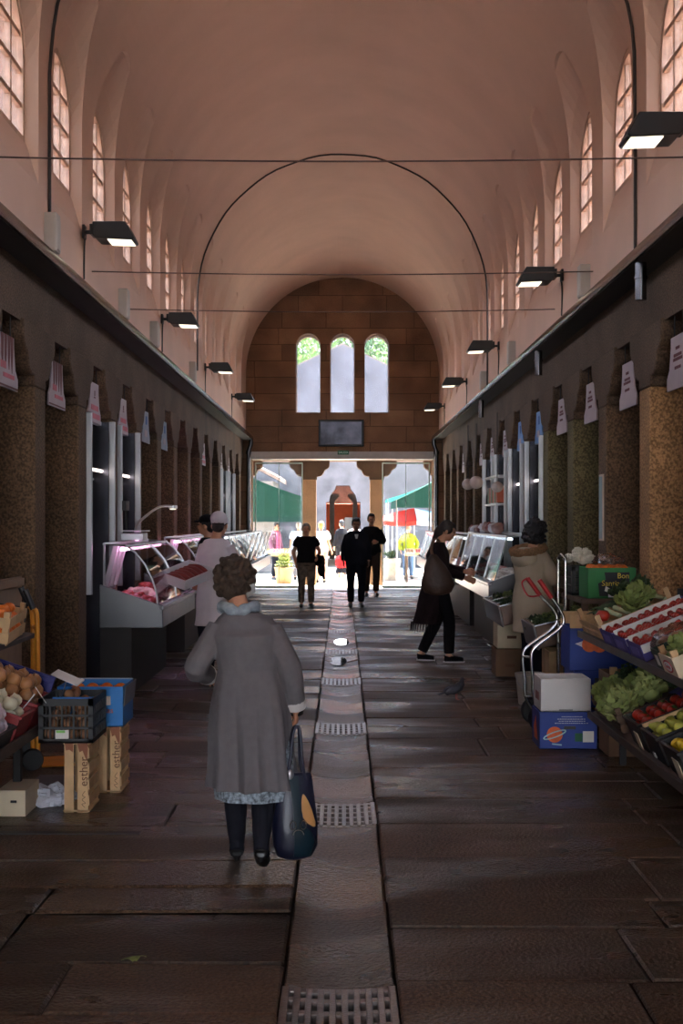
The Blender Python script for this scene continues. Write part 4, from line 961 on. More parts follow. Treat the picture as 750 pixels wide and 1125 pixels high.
# plastic bag, green box and cream crate nearer
m = rup(1.88, 7.02); t = thing('plastic_bag', 'clear plastic bag of potatoes on the upper right shelf', 'bag'); t.matrix_world = m
s = S(); s.ball((0, 0, .08), (.16, .13, .09), 36, 22)
for v in s.bm.verts: v.co *= 1+.10*mnoise.fractal(v.co*18, 1, 2, 3)
obj('film', s, glass_mat('clear film', (.9, .86, .82), .35, .12, .8), t, smooth=60)
for i in range(12): tag(obj('potato', S().ball((0, 0, 0), (.035, .028, .026), 10, 7, wob=.3, seed=i), M('potato', (176, 136, 104), .6, var=.15), loc=m @ Vector((-.07+.07*(i % 3), -.05+.05*(i//3 % 2), .05+.05*(i//6))), smooth=180), 'potato in the clear plastic bag on the upper right shelf', 'potato', 'potatoes in the clear bag')
m = rup(1.92, 6.80); t = thing('salad_box', 'dark green box beside the plastic bag on the upper right shelf', 'box'); t.matrix_world = m; obj('walls', tray(.46, .16, .12, .006), M('dark green card', (34, 56, 40), .5), t); obj('label_sticker', S().box((-.232, 0, .06), (.002, .06, .06)), CARD_, t)
m = rup(1.93, 6.55); a, b = woodcrate(.50, .28, .12, 1, .03, .05); t = thing('wooden_crate', 'cream crate with a red oval label at the right edge, upper shelf', 'crate'); t.matrix_world = m; obj('slats', a, CREAM, t); obj('corner_post', b, PINE, t)
e = S().prism([(.085*math.cos(2*PI*i/24), .06+.035*math.sin(2*PI*i/24)) for i in range(24)], -.253, -.2505, 'x'); obj('oval_label', e, M('red label', (190, 40, 40), .5), t); e = S().prism([(.072*math.cos(2*PI*i/24), .06+.025*math.sin(2*PI*i/24)) for i in range(24)], -.2545, -.2525, 'x'); obj('oval_border', e, CARD_, t)
text('lettering', 'Cerezas', .03, M('red lettering', (180, 36, 40), .5), t, (-.2555, 0, .06), (PI/2, 0, -PI/2), .0006)
for i in range(5): put('lettuce', 'lettuce', LET, m @ Vector((-.16+.08*i, 0, .11)), (0, SR, i), 'small lettuce in the cream crate with the red label', 'lettuce', 'lettuces in the cream crate', .6)
# far end of the right stand: table with the banana box
t = thing('market_table', 'rough table behind the right stand carrying the banana box', 'table', (2.125, 10.6, 0)); obj('tabletop', S().box((0, 0, 1.02), (.45, .92, .04)), PINED, t, bev=.004)
for x, y in ((-.19, -.42), (.19, -.42), (-.19, .42), (.19, .42)): obj('leg', S().box((x, y, .5), (.05, .05, 1.0)), PINED, t, bev=.003)
t = thing('banana_box', 'green and black fruit box with yellow lettering on the back table', 'box', (2.15, 10.36, 1.041), 0); w, d, h = .385, .38, .245
obj('walls', tray(w, d, h, .008), GRNB, t, bev=.003); s = S(); s.prism([(-.10, .02), (.14, .02), (.14, .21), (-.06, .21), (-.05, .15), (-.11, .12)], -d/2-.002, -d/2-.0005); obj('front_print', s, BLACK, t)
text('lettering', 'Bon', .06, YPRINT, t, (.09, -d/2-.003, .18), (PI/2, 0, 0), .0008); text('lettering', 'Santiago', .062, YPRINT, t, (.02, -d/2-.003, .12), (PI/2, 0, 0), .0008)
s = S(); s.prism([(-.03, .01), (.09, .01), (.09, .085), (.05, .09), (.0, .07), (-.05, .10), (-.06, .06), (-.03, .05)], -d/2-.004, -d/2-.003); s.prism([(.11, .02), (.17, .02), (.17, .09), (.11, .09)], -d/2-.004, -d/2-.003); obj('torn_label', s, CARD_, t)
fill('mandarin', 'orange', ORF, mt((2.15, 10.36, 1.041)), .34, .34, .036, .14, 2, 'mandarin in the green and black fruit box', 'mandarin', 'mandarins in the green and black box', 15, .9)
crumple('plastic_bag', (2.16, 10.32, 1.345), (.13, .12, .045), glass_mat('clear film', (.9, .86, .82), .35, .12, .8), 'clear plastic bag lying on the mandarins', 'bag', 6)
for x, y, lb in ((2.05, 10.80, 'dark openwork crate behind the green and black fruit box'),):
    o = obj('black_crate', meshcrate(.28, .38, .24), M('very dark plastic', (30, 27, 26), .5), loc=(x, y, 1.041)); tag(o, lb, 'crate')
for i, (px, py, d) in enumerate(((614, 610, 10.75), (622, 609, 10.7), (630, 612, 10.7), (638, 611, 10.75), (624, 603, 10.85), (633, 604, 10.9))):
    put('cauliflower', 'cauliflower', CAUL, at(px, py, d)+Vector((.08, 0, -.03)), (.2, .2*i, i), 'small cauliflower heaped behind the chrome hand truck', 'cauliflower', 'cauliflowers on the dark crate', .72)
# blue fruit cartons
def blossom(t, x, z, r, y, m1, m2):
    s = S(); s.prism([(x+r*math.cos(2*PI*i/20), z+r*math.sin(2*PI*i/20)) for i in range(20)], y-.002, y); s.prism([(x+1.3*r+r*math.cos(2*PI*i/20), z-.1*r+r*.95*math.sin(2*PI*i/20)) for i in range(20)], y-.0025, y); obj('fruit_print', s, m1, t)
    s = S(); s.prism([(x-1.9*r, z+.1*r), (x-.9*r, z+.45*r), (x-.9*r, z-.35*r)], y-.0015, y); s.prism([(x+2.2*r, z), (x+3.9*r, z-.35*r), (x+1.6*r, z-.85*r)], y-.0015, y); obj('leaf_print', s, m2, t)
OPR = M('orange fruit print', (222, 104, 52), .6, var=.2, vs=20)
t = thing('cardboard_box', 'large blue carton with orange fruit print under the upper right shelf', 'box', (2.03, 9.90, .52)); w, d, h = .60, .40, .33
obj('walls', tray(w, d, h, .008), BLUEB, t, bev=.003); blossom(t, -.15, .20, .058, -d/2, OPR, WPRINT); obj('rim_board', S().box((0, -d/2-.006, h+.045), (w, .012, .10)).box((0, d/2, h+.045), (w, .012, .10)), PINE, t, bev=.002)
t = thing('cardboard_box', 'blue carton underneath the large blue carton with orange fruit', 'box', (2.05, 9.90, .24)); obj('walls', tray(.58, .40, .275, .008), BLUEB, t, bev=.003); obj('handle_slot', S().box((-.08, -.202, .19), (.10, .004, .07)), BLACK, t); s = S(); s.prism([(.08, .12), (.11, .20), (.14, .13), (.17, .19), (.18, .12)], -.2025, -.2005); obj('side_print', s, WPRINT, t)
t = thing('wooden_crate', 'rough wooden crate on the floor carrying the blue cartons', 'crate', (2.05, 9.90, 0)); a, b = woodcrate(.58, .40, .238, 2, 0, .25); obj('slats', a, PINED, t); obj('corner_post', b, PINED, t)
t = thing('cardboard_box', 'open brown cardboard box beside the lettuce crate', 'box', (2.10, 9.15, .0)); obj('walls', tray(.45, .36, .58, .008), CARDB, t, bev=.002); obj('corner_post', S().box((-.19, -.16, .58), (.05, .03, .10)), PINE, t, bev=.002)
# white box on the blue planet carton
t = thing('cardboard_box', 'blue carton with an orange fruit and ring print on the floor', 'box', (1.645, 9.46, 0)); w, d, h = .42, .36, .268
obj('walls', tray(w, d, h, .008), BLUEB, t, bev=.003); y = -d/2
obj('fruit_print', S().prism([(-.10+.058*math.cos(2*PI*i/24), .105+.058*math.sin(2*PI*i/24)) for i in range(24)], y-.0015, y), OPR, t)
rg = [(-.10+.085*math.cos(2*PI*i/30)*math.cos(.35)-.018*math.sin(2*PI*i/30)*math.sin(.35), y-.003, .105+.085*math.cos(2*PI*i/30)*math.sin(.35)+.018*math.sin(2*PI*i/30)*math.cos(.35)) for i in range(31)]
obj('ring_print', S().tube(rg, .005, 6), M('pale blue print', (170, 206, 214), .6), t); obj('tail_print', S().tube([(-.12, y-.003, .038), (-.05, y-.003, .03)], .006, 6), MATS['pale blue print'], t)
obj('green_print', S().box((.075, y-.001, .085), (.055, .002, .06)), M('dark green print', (28, 92, 58), .6), t); obj('label_sticker', S().box((.145, y-.001, .09), (.08, .002, .08)), CARD_, t); obj('handle_slot', S().box((.01, y-.001, .155), (.085, .003, .022)), BLACK, t)
pr = S(); rq = random.Random(3)
for z, w0 in ((.235, .07), (.218, .10), (.203, .09), (.188, .12)):
    x = -w0+.02
    while x < w0+.02: q_ = rq.uniform(.006, .018); pr.box((x+q_/2, y-.001, z), (q_*.85, .002, .005)); x += q_+.003
obj('fine_print', pr, WPRINT, t); obj('end_print', S().prism([(-.09, .05), (.0, .22), (.09, .13), (.06, .05)], -w/2-.0015, -w/2, 'x'), OPR, t)
WBX = M('white box', (216, 212, 208), .5, var=.03)
t = thing('white_box', 'open white box standing on the blue carton with the ring print', 'box', (1.63, 9.47, .2695)); w, d, h = .365, .34, .24
obj('walls', tray(w, d, h, .012), WBX, t, bev=.004); obj('handle_tab', S().box((0, -d/2-.001, .012), (.10, .004, .012)), M('grey tab', (150, 146, 142), .6), t); obj('side_print', S().box((-w/2-.001, .0, .10), (.002, .16, .06)), M('faded red print', (150, 96, 90), .7), t)
# chrome hand trucks
CHR = M('chrome', (206, 204, 200), .18, 1, var=.03); RGR = M('red grip', (176, 30, 34), .4, var=.08)
t = thing('hand_truck', 'chrome hand truck with curved rails and red grips', 'hand truck', (1.6, 10.2, 0)); fr = S(); org = Vector((1.6, 10.2, 0))
for d, pts, gp in ((10.35, ((593, 654), (608, 670), (611.5, 681), (605, 692), (580, 710), (574, 721), (576, 745), (577, 765), (585, 779)), ((579, 635), (593, 654))), (10.05, ((606, 657), (615, 670), (619, 681), (614, 691), (588, 711), (583.5, 722), (585, 745), (586, 765), (593, 781)), ((592, 637), (606, 657)))):
    fr.tube(smoothpath([at(x, y, d)-org for x, y in pts], 5), .013, 10)
    g0, g1 = (at(x, y, d)-org for x, y in gp); obj('grip', S().tube([g0, g1], .019, 10), RGR, t)
    if d > 10.2: obj('hand_guard', S().tube(smoothpath([g1, g0+Vector((.0, -.06, -.14)), g0+Vector((-.05, -.05, -.04)), g0], 6), .007, 8), RGR, t)
for (xa, ya), (xb_, yb_) in (((611.5, 681), (619, 681)), ((574, 721), (583.5, 722)), ((577, 765), (586, 765))): fr.tube([at(xa, ya, 10.35)-org, at(xb_, yb_, 10.05)-org], .009, 8)
obj('frame', fr, CHR, t)
obj('toe_plate', S().box((.10, .0, .02), (.24, .30, .012)), M('zinc plate', (150, 150, 150), .4, .9), t, bev=.003)
for y in (-.22, .2): obj('wheel', S().lathe([(.03, -.025), (.10, -.028), (.115, 0), (.10, .028), (.03, .025)], n=24, mtx=mt((-.03, y, .115), (PI/2, 0, 0))), BLACK, t)
t = thing('hand_truck', 'tall chrome hand truck with a straight loop handle', 'hand truck', (1.83, 10.75, 0)); fr = S()
fr.tube(smoothpath([(.03, -.12, .02), (.03, -.12, .7), (.03, -.12, 1.28), (.028, -.10, 1.345), (.02, 0, 1.375), (.012, .10, 1.345), (.01, .12, 1.28), (.01, .12, .7), (.01, .12, .02)], 6), .014, 10)
for z in (.3, .62, .95): fr.tube([(.03, -.12, z), (.01, .12, z)], .010, 8)
obj('frame', fr, CHR, t); obj('toe_plate', S().box((-.10, .0, .02), (.22, .32, .012)), MATS['zinc plate'], t, bev=.003)
for y in (-.2, .2): obj('wheel', S().lathe([(.03, -.02), (.09, -.023), (.10, 0), (.09, .023), (.03, .02)], n=24, mtx=mt((.07, y, .10), (PI/2, 0, 0))), BLACK, t)
# sloped steel-edged bins by the parka
def bin_(x, y, z, w, d, label, vegs):
    m = mt((x, y, z), (.0, -.22, 0)); t = thing('produce_bin', label, 'bin'); t.matrix_world = m
    obj('walls', tray(w, d, .20, .014), M('brown laminate', (112, 84, 68), .45, var=.15), t, bev=.003); s = S()
    for sy in (-1, 1): s.box((0, sy*(d/2-.007), .204), (w+.01, .022, .012))
    for sx in (-1, 1): s.box((sx*(w/2-.007), 0, .204), (.022, d, .012))
    for q in (-.17, .17): s.box((0, q*d, .200), (w, .010, .012))
    obj('rim', s, M('bright rim', (190, 190, 196), .25, .9), t); obj('front_panel', S().box((-w/2-.012, 0, .10), (.018, d, .22)), M('grey laminate', (112, 106, 106), .4, .4), t, bev=.003)
    for i in range(vegs):
        x_, y_ = (-.18+.12*(i % 4)), (-d/2+.2)+(d-.4)*(i//4)/max(1, (vegs-1)//4)
        put('lettuce' if i % 3 else 'herb_bunch', 'lettuce' if i % 3 else 'herb', (LETD, LET)[i % 2], m @ Vector((x_, y_, .12)), (0, -.2, i*1.3), ('leafy green head' if i % 3 else 'bunch of green leaves')+' in the sloped bins beside the beige parka', 'greens' if i % 3 else 'herbs', 'leafy heads in the sloped bins' if i % 3 else 'green bunches in the sloped bins', .8)
    return t
bin_(1.93, 13.6, .66, .60, 1.4, 'farther sloped bin with a bright rim, left of the beige parka', 8)
bin_(1.98, 11.5, .60, .52, .74, 'nearer sloped bin with a bright rim behind the chrome hand truck', 8)
for x, y, z, lb in ((1.80, 13.75, 0, 'cardboard box on the floor under the farther sloped bin'), (1.82, 13.75, .301, 'cream box stacked on the cardboard box under the farther bin'), (2.15, 13.2, 0, 'dark printed crate on the floor beside the parka'), (2.0, 11.5, 0, 'pine crate standing under the nearer sloped bin')):
    t = thing('stacked_box', lb, 'box', (x, y, z)); mm = CREAM if 'cream' in lb else PINE if 'pine' in lb else CARDB if 'cardboard box on' in lb else PINED
    obj('walls', tray(.34 if x < 2.05 else .26, .40, .295 if z == 0 and 'pine' not in lb else .26 if 'cream' in lb else .50, .01), mm, t, bev=.003); obj('print', S().box((-.02, -.202, .12), (.10, .003, .03)), INKB, t)
t = thing('white_bucket', 'pale bucket on the floor behind the chrome hand truck', 'bucket', (1.70, 11.55, 0)); obj('body', S().lathe([(.10, 0), (.105, .004), (.13, .26), (.138, .265), (.138, .28), (.126, .28), (.10, .02), (.001, .02)], n=28), M('pale bucket', (176, 170, 158), .5, var=.06), t); obj('handle', S().tube(smoothpath([(-.135, 0, .26), (-.10, -.08, .17), (0, -.14, .12), (.10, -.08, .17), (.135, 0, .26)], 5), .004, 6), STEEL, t)
# dark crates behind the tomato, under-shelf fill
# ---------------- handbag, slouchy shoulder bag
NAVL = M('navy patent leather', (26, 28, 48), .42, var=.2, vs=8, coat=.05, bump=.25, bs=14); TEAL = M('teal black leather', (18, 40, 50), .3, var=.2, coat=.2); TAN = M('tan leather', (206, 150, 92), .5, var=.1)
t = thing('handbag', 'glossy navy handbag with a tan panel held by the person in the grey cardigan', 'handbag', (-.225, 6.04, .07), .25)
rings = []
for z, rx, ry, dx in ((0, .05, .04, 0), (.012, .085, .06, 0), (.06, .105, .075, .0), (.16, .108, .07, .0), (.26, .095, .05, .0), (.34, .082, .032, .004), (.39, .074, .022, .008), (.40, .07, .016, .008)):
    rings.append([(dx+rx*math.copysign(abs(math.cos(a))**.75, math.cos(a))*(1+.03*math.sin(5*a+z*30)), ry*math.copysign(abs(math.sin(a))**.8, math.sin(a))*(1+.06*math.sin(3*a+z*25)), z) for a in [2*PI*i/40 for i in range(40)]])
obj('body', S().loft(rings), NAVL, t, smooth=180)
s = S(); n = 10
def skin_y(x, z): 
    for (z0, r0, q0), (z1, r1, q1) in zip(((.012, .085, .06), (.06, .105, .075), (.16, .108, .07), (.26, .095, .05), (.34, .082, .032)), ((.06, .105, .075), (.16, .108, .07), (.26, .095, .05), (.34, .082, .032), (.40, .07, .016))):
        if z0 <= z <= z1: f = (z-z0)/(z1-z0); rx, ry = r0+(r1-r0)*f, q0+(q1-q0)*f; return -ry*max(0, 1-min(1, abs(x)/rx)**2.6)**.42-.004
    return -.05
def patch(poly_rows, th=.004):
    rings = []
    for z, x0, x1 in poly_rows:
        row = [(x0+(x1-x0)*i/8, skin_y(x0+(x1-x0)*i/8, z)-th, z) for i in range(9)]; rings.append(row+[(x, y+th+.008, zz) for x, y, zz in row[::-1]])
    return S().loft(rings)
obj('tan_panel', patch([(.155, .075, .088), (.175, .045, .088), (.20, .026, .080), (.235, .020, .070), (.27, .020, .055), (.295, .024, .042), (.305, .028, .034)]), TAN, t, smooth=60)
obj('strap_panel', patch([(.02, -.02, .06), (.08, -.02, .09), (.13, -.02, .07), (.17, -.02, .02), (.26, -.022, .016), (.34, -.03, .012), (.39, -.035, .012)], .003), TEAL, t, smooth=60)
bk = S()
for x in (-.026, .022): bk.tube([(x+.014*math.cos(2*PI*i/16), skin_y(x, .17)-.008, .17+.02*math.sin(2*PI*i/16)) for i in range(17)], .0035, 6)
bk.tube([(-.002+.026*math.cos(PI*i/10), skin_y(0, .14)-.008, .125+.024*math.sin(PI*i/10)) for i in range(11)], .004, 6); obj('buckle', bk, CHR, t, smooth=60)
for y, nm in ((-.022, 'handle'), (.022, 'handle')): obj(nm, S().tube(smoothpath([(-.045, y, .37), (-.03, y*1.2, .46), (-.008, y*.4, .60), (.008, y*.2, .618), (.022, y*.4, .60), (.03, y*1.2, .46), (.045, y, .37)], 5), .0075, 8), NAVL, t, smooth=60)
obj('charm', S().ball((-.03, -.035, .40), (.018, .01, .024), 12, 8), M('pale charm', (176, 176, 180), .3, .5), t)
BAGM = M('brown slouchy leather', (66, 46, 36), .55, var=.25, vs=6, bump=.3, bs=20)
t = thing('shoulder_bag', 'slouchy brown shoulder bag hanging at the striding person\'s side', 'bag', (1.10, 14.70, .80), 0)
rings = []
for z, rx, ry, dx in ((0, .06, .04, 0), (.03, .15, .06, 0), (.12, .19, .075, 0), (.24, .17, .07, -.01), (.34, .12, .05, -.03), (.42, .07, .035, -.05), (.47, .035, .025, -.05)):
    rings.append([(dx+rx*math.cos(a)*(1+.05*math.sin(4*a+z*20)), ry*math.sin(a)*(1+.1*math.sin(3*a+z*18)), z) for a in [2*PI*i/28 for i in range(28)]])
obj('body', S().loft(rings), BAGM, t, smooth=180); obj('strap', S().tube(smoothpath([(-.05, .0, .44), (-.075, -.0, .52), (-.05, .08, .62), (.0, .15, .645), (.03, .24, .60), (.0, .30, .45)], 5), .018, 8, flat=.5), M('tan strap', (112, 84, 66), .6), t, smooth=60)

tag(obj('fallen_leaf', S().loft([[(-.05+.01*i, -.018*math.sin(PI*i/10), .006+.01*math.sin(i)), (-.05+.01*i, .018*math.sin(PI*i/10), .008), (-.05+.01*i, .018*math.sin(PI*i/10)+.001, .005)] for i in range(11)]), LET, loc=(-.79, 4.83, .002), rot=(0, 0, .5)), 'small green leaf lying on the paving at the lower left', 'leaf')

# ------------------------------------------------------------------ goods on the plaza
POT = M('pale stone planter', (170, 160, 146), .8, var=.15, vs=8)
def planter(x, y, r, h, label):
    t = thing('planter', label, 'planter', (x, y, -.03)); obj('pot', S().lathe([(r*.72, 0), (r*.8, .02), (r, h*.8), (r*1.06, h*.82), (r*1.06, h), (r*.9, h), (r*.88, h-.06), (.001, h-.06)], n=24), POT, t)
    put('herb_bunch', 'herb', LETD, (x, y, h-.1), (0, 0, x), 'leafy plant growing in the '+label, 'plant', None, 1.7)
planter(1.36, 35.6, .26, .62, 'stone planter left of the lime yellow jacket')
def stall(x, y, label, goods, seed):
    t = thing('market_table', label, 'table', (x, y, -.03)); obj('tabletop', S().box((0, 0, .74), (1.1, .7, .04)), PINE, t, bev=.004)
    for sx in (-1, 1):
        for sy in (-1, 1): obj('leg', S().box((sx*.5, sy*.3, .36), (.05, .05, .72)), PINED, t)
    rq = random.Random(seed)
    for i in range(4):
        m = mt((x-.42+.28*i, y-.1, .735), (.25, 0, 0)); o = obj('goods_crate', tray(.25, .42, .10), PINE if i % 2 else CREAM); o.matrix_world = m; tag(o, 'small crate on the '+label, 'crate', 'crates on the '+label)
        k, mm, n_ = goods[i % len(goods)]
        for a in range(3):
            for b in range(4): put(n_, k, mm, m @ Vector((-.075+.075*a, -.14+.09*b, .07)), (rq.uniform(-1, 1), 0, rq.uniform(0, 6)), n_+' in the crates on the '+label, n_, n_+' on the '+label, .95)
stall(2.25, 34.9, 'right outdoor stall table', [('kiwi', KIWI, 'potato'), ('tomato', TOM, 'tomato')], 1)
stall(-1.95, 34.6, 'left outdoor stall table', [('pear', M('pink fruit', (206, 92, 130), .5, var=.2), 'peach'), ('pear', PEAR, 'pear')], 2)
t = thing('wicker_basket', 'basket of greens on the ground beside the left outdoor stall', 'basket', (-1.55, 33.9, -.03)); obj('body', S().lathe([(.18, 0), (.20, .02), (.25, .40), (.27, .42), (.25, .44), (.22, .40), (.17, .04), (.001, .04)], n=24), M('wicker', (170, 136, 92), .8, var=.3, vs=30, bump=.6, bs=60), t)
put('lettuce', 'lettuce', LET, (-1.55, 33.9, .46), (0, 0, 0), 'green cabbage heaped in the basket by the left outdoor stall', 'cabbage', None, 1.9)
# ------------------------------------------------------------------ people
SKIN = M('skin', (196, 142, 112), .5, var=.05, vs=8, sss=.15); SKIN2 = M('skin darker', (150, 104, 82), .5, var=.05)
HAIRD = M('dark brown hair', (44, 32, 25), .55, var=.3, vs=40, bump=.5, bs=150); HAIRB = M('black hair', (20, 16, 16), .5, var=.3, vs=40, bump=.5, bs=150)
HAIRG = M('grey hair', (150, 140, 130), .6, var=.2, vs=40, bump=.4, bs=150)
EYE = M('eye', (40, 30, 28), .2, var=.02); LIP = M('lip', (140, 80, 74), .5, var=.03)
def cloth(n, rgb, var=.12, vs=14, rough=.9, bump=.25, bs=260): return M(n, rgb, rough, var=var, vs=vs, bump=bump, bs=bs, spec=.15)
J0 = dict(hd=(0, -.02, 1.585), nk=(0, .01, 1.46), ch=(0, .01, 1.28), wa=(0, 0, 1.08), pe=(0, .01, .94),
          sL=(.178, .01, 1.40), eL=(.225, .03, 1.12), wL=(.235, -.05, .88), hL=(.088, 0, .90), kL=(.095, -.02, .49), aL=(.10, .02, .09), tL=(.115, -.13, .03))
for k in list(J0):
    if k.endswith('L'): J0[k[0]+'R'] = (-J0[k][0],)+J0[k][1:]
def frame(d, nrm):
    d = Vector(d).normalized(); nrm = Vector(nrm); nrm = (nrm-d*nrm.dot(d)).normalized(); return d, nrm, d.cross(nrm)
def hand(s, w, d, nrm, thumb=1, curl=.5, k=1, splay=.14):
    """palm, four unequal fingers bent at the knuckles, thumb off the palm's side; d = wrist to knuckles, nrm = back of the hand"""
    d, n, b = frame(d, nrm); b = b*thumb; w = Vector(w)
    rings = []
    for t, wd, th in ((-.01, .026, .02), (.02, .034, .018), (.06, .042, .016), (.088, .040, .013), (.097, .03, .009)):
        c = w+d*t*k; rings.append([c+b*math.cos(a)*wd*k+n*math.sin(a)*th*k for a in [2*PI*i/12 for i in range(12)]])
    s.loft(rings)
    for i, (off, ln) in enumerate(((.030, .070), (.010, .080), (-.010, .075), (-.029, .058))):
        p = w+(d*.082+b*off)*k; pts = [p-d*.02*k]; a = 0; fd = (d+b*off/.03*splay).normalized()
        pts.append(p)
        for j, sl in enumerate((.45, .30, .25)):
            a += curl*(.75, .9, .6)[j]; pts.append(pts[-1]+(fd*math.cos(a)-n*math.sin(a))*ln*sl*k)
        s.tube(pts, [.0095*k, .0095*k, .009*k, .0082*k, .0065*k], 8)
    p = w+(d*.022+b*.024)*k; t1 = p+(d*.03+b*.03-n*.012)*k; t2 = t1+(d*.03+b*.012*(1-curl)-n*.016*curl-n*.004)*k; t3 = t2+(d*.024-b*.008*curl-n*.012*curl)*k
    s.tube([p-b*.01*k, p, t1, t2, t3], [.014*k, .013*k, .0115*k, .0105*k, .008*k], 8)
def ell(s, rings, n=20, fold=None):
    """horizontal elliptical rings (c, rx, ry)"""
    out = []
    for i, (c, rx, ry) in enumerate(rings):
        c = Vector(c); r = []
        for k in range(n):
            a = 2*PI*k/n; q = 1+(fold(a, i/(len(rings)-1)) if fold else 0)
            r.append((c.x+rx*q*math.cos(a), c.y+ry*q*math.sin(a), c.z))
        out.append(r)
    s.loft(out)
def lerp(a, b, t): return Vector(a).lerp(Vector(b), t)
def limb(s, a, b, c, r, n=12, over=0, root=None, drop=0):
    a, b, c = Vector(a)-Vector((0, 0, drop)), Vector(b), Vector(c)
    pts = smoothpath([a, lerp(a, b, .5), b, lerp(b, c, .5), c], 3); m = len(pts)-1
    rs = []
    for i in range(len(pts)):
        t = i/m*4; j = min(int(t), 3); f = t-j; rs.append(r[j]*(1-f)+r[j+1]*f)
    s.tube(pts, rs, n)
def person(label, loc, rz, h=1.7, J=None, vox=.012, g=1, skin=SKIN, top=None, sleeve=1, tg=.014, legs=None, lg=.016, coat=None, shoe=None, heel=0,
           hair=None, hy=0, hp=0, cat='person', group=None, handk=1, curl=(.5, .5), palm=None, hn=None, skirt=None, socks=None, extra=None, hm=None):
    K = h/1.7; j = dict(J0); j.update(J or {}); j = {k: Vector(v)*K for k, v in j.items()}
    s = S()
    def trunk(s, e, zlow=None):
        cen = [lerp(j['hL'], j['hR'], .5)-Vector((0, 0, .06*K)), j['pe'], lerp(j['pe'], j['wa'], .6), j['wa'], j['ch'], lerp(j['sL'], j['sR'], .5)-Vector((0, 0, .03*K)), lerp(j['sL'], j['sR'], .5)+Vector((0, 0, .025*K)), lerp(j['nk'], j['sL'].lerp(j['sR'], .5), .35)]
        rad = [(.135, .10), (.168*g, .118*g), (.155*g, .112*g), (.14*g, .102*g), (.162*g, .118*g), (.165, .092), (.125, .068), (.07, .055)]
        ell(s, [(c, a*K+e, b*K+e) for c, (a, b) in zip(cen, rad)])
    trunk(s, 0)
    s.tube([lerp(j['nk'], j['ch'], .3), j['nk'], lerp(j['nk'], j['hd'], .6)], [.06*K, .052*K, .05*K], 12)
    E = Euler((hp, 0, hy)); HM = Matrix.Translation(j['hd']) @ E.to_matrix().to_4x4() @ Matrix.Scale(K, 4)
    hb = S()
    for c, r in (((0, .012, .022), (.074, .092, .098)), ((0, -.024, -.045), (.056, .068, .074)), ((0, -.05, -.088), (.03, .03, .026)), ((0, -.097, -.012), (.0135, .024, .017)), ((0, -.088, .008), (.009, .018, .03)),
                 ((0, -.072, .034), (.05, .022, .016)), ((.077, .012, -.012), (.013, .022, .034)), ((-.077, .012, -.012), (.013, .022, .034)), ((.034, -.068, -.03), (.026, .024, .026)), ((-.034, -.068, -.03), (.026, .024, .026))):
        hb.ball(c, r, 14, 10)
    bmesh.ops.transform(hb.bm, matrix=HM, verts=hb.bm.verts); me = hb.mesh('h'); s.bm.from_mesh(me); bpy.data.meshes.remove(me)
    for q, sd in (('L', 1), ('R', -1)):
        limb(s, lerp(j['s'+q], j['ch'], .12), j['e'+q], j['w'+q], [v*K for v in (.046, .046, .040, .037, .026)], root=lerp(j['s'+q], j['nk'], .6)-Vector((0, 0, .05*K)), drop=.022*K)
        d = (j['w'+q]-j['e'+q]).normalized()
        nn = (palm or {}).get(q) or (sd, 0.15, 0.2)
        dd = (hn or {}).get(q) or d
        hand(s, j['w'+q], dd, nn, thumb=(1 if q == 'L' else -1), curl=curl[0 if q == 'L' else 1], k=K*handk)
        limb(s, j['h'+q], j['k'+q], j['a'+q], [v*K for v in (.092, .078, .055, .054, .036)])
        a, t = j['a'+q], j['t'+q]; hl = a+(a-t)*Vector((1, 1, 0))*.28; hl.z = a.z-.055*K
        s.tube([hl, lerp(hl, t, .4)+Vector((0, 0, .012*K)), lerp(hl, t, .8), t], [.034*K, .038*K, .036*K, .022*K], 10, flat=1); s.tube([a, hl], [.036*K, .034*K], 10)
    me = fuse(s, 'body', vox, 4)
    o = obj('person', me, skin, loc=loc, rot=(0, 0, rz), smooth=None); tag(o, label, cat, group)
    if top or coat:
        s = S(); mt = (coat or top)[0]
        trunk(s, tg*K)
        for q in 'LR':
            e_ = j['w'+q] if sleeve == 1 else (lerp(j['s'+q], j['e'+q], sleeve) if sleeve < 1 else None)
            if sleeve == 1: limb(s, lerp(j['s'+q], j['ch'], .12), j['e'+q], lerp(j['w'+q], j['e'+q], .05), [v*K+min(tg, .02)*K for v in (.044, .048, .045, .042, .034)], root=lerp(j['s'+q], j['nk'], .6)-Vector((0, 0, .045*K)), drop=.022*K)
            else: s.tube([lerp(j['s'+q], j['nk'], .6)-Vector((0, 0, .05*K)), lerp(j['s'+q], j['nk'], .15)-Vector((0, 0, .015*K)), lerp(j['s'+q], j['e'+q], sleeve*.5), e_], [.03*K, (.050+tg)*K, (.054+tg)*K, (.050+tg)*K], 12)
        if coat:
            _, zh, rx, ry, off, nf, am = coat; base = lerp(j['hL'], j['hR'], .5); R_ = []; w0 = lerp(j['wa'], j['ch'], .15)
            for i in range(9):
                t = i/8; c = lerp(w0, (base.x+off[0]*K, base.y+off[1]*K, zh*K), t); bu = .022*K*math.sin(PI*min(1, t*1.3)); R_.append((c, (.142*g*K+tg*K)*(1-t)+rx*K*t+bu, (.102*g*K+tg*K)*(1-t)+ry*K*t+bu))
            ell(s, R_, 60, lambda a, t: am*t*math.sin(nf*a+2*math.sin(a))+am*.5*t*math.sin(nf*2.3*a))
        else:
            c = lerp(j['pe'], j['wa'], -.25); ell(s, [(j['wa'], (.145*g+tg)*K, (.107*g+tg)*K), (j['pe'], (.172*g+tg)*K, (.122*g+tg)*K), (c, (.174*g+tg)*K, (.124*g+tg)*K)])
        obj('coat' if coat else 'top', fuse(s, 'top', vox*.8, 5), mt, o, smooth=None)
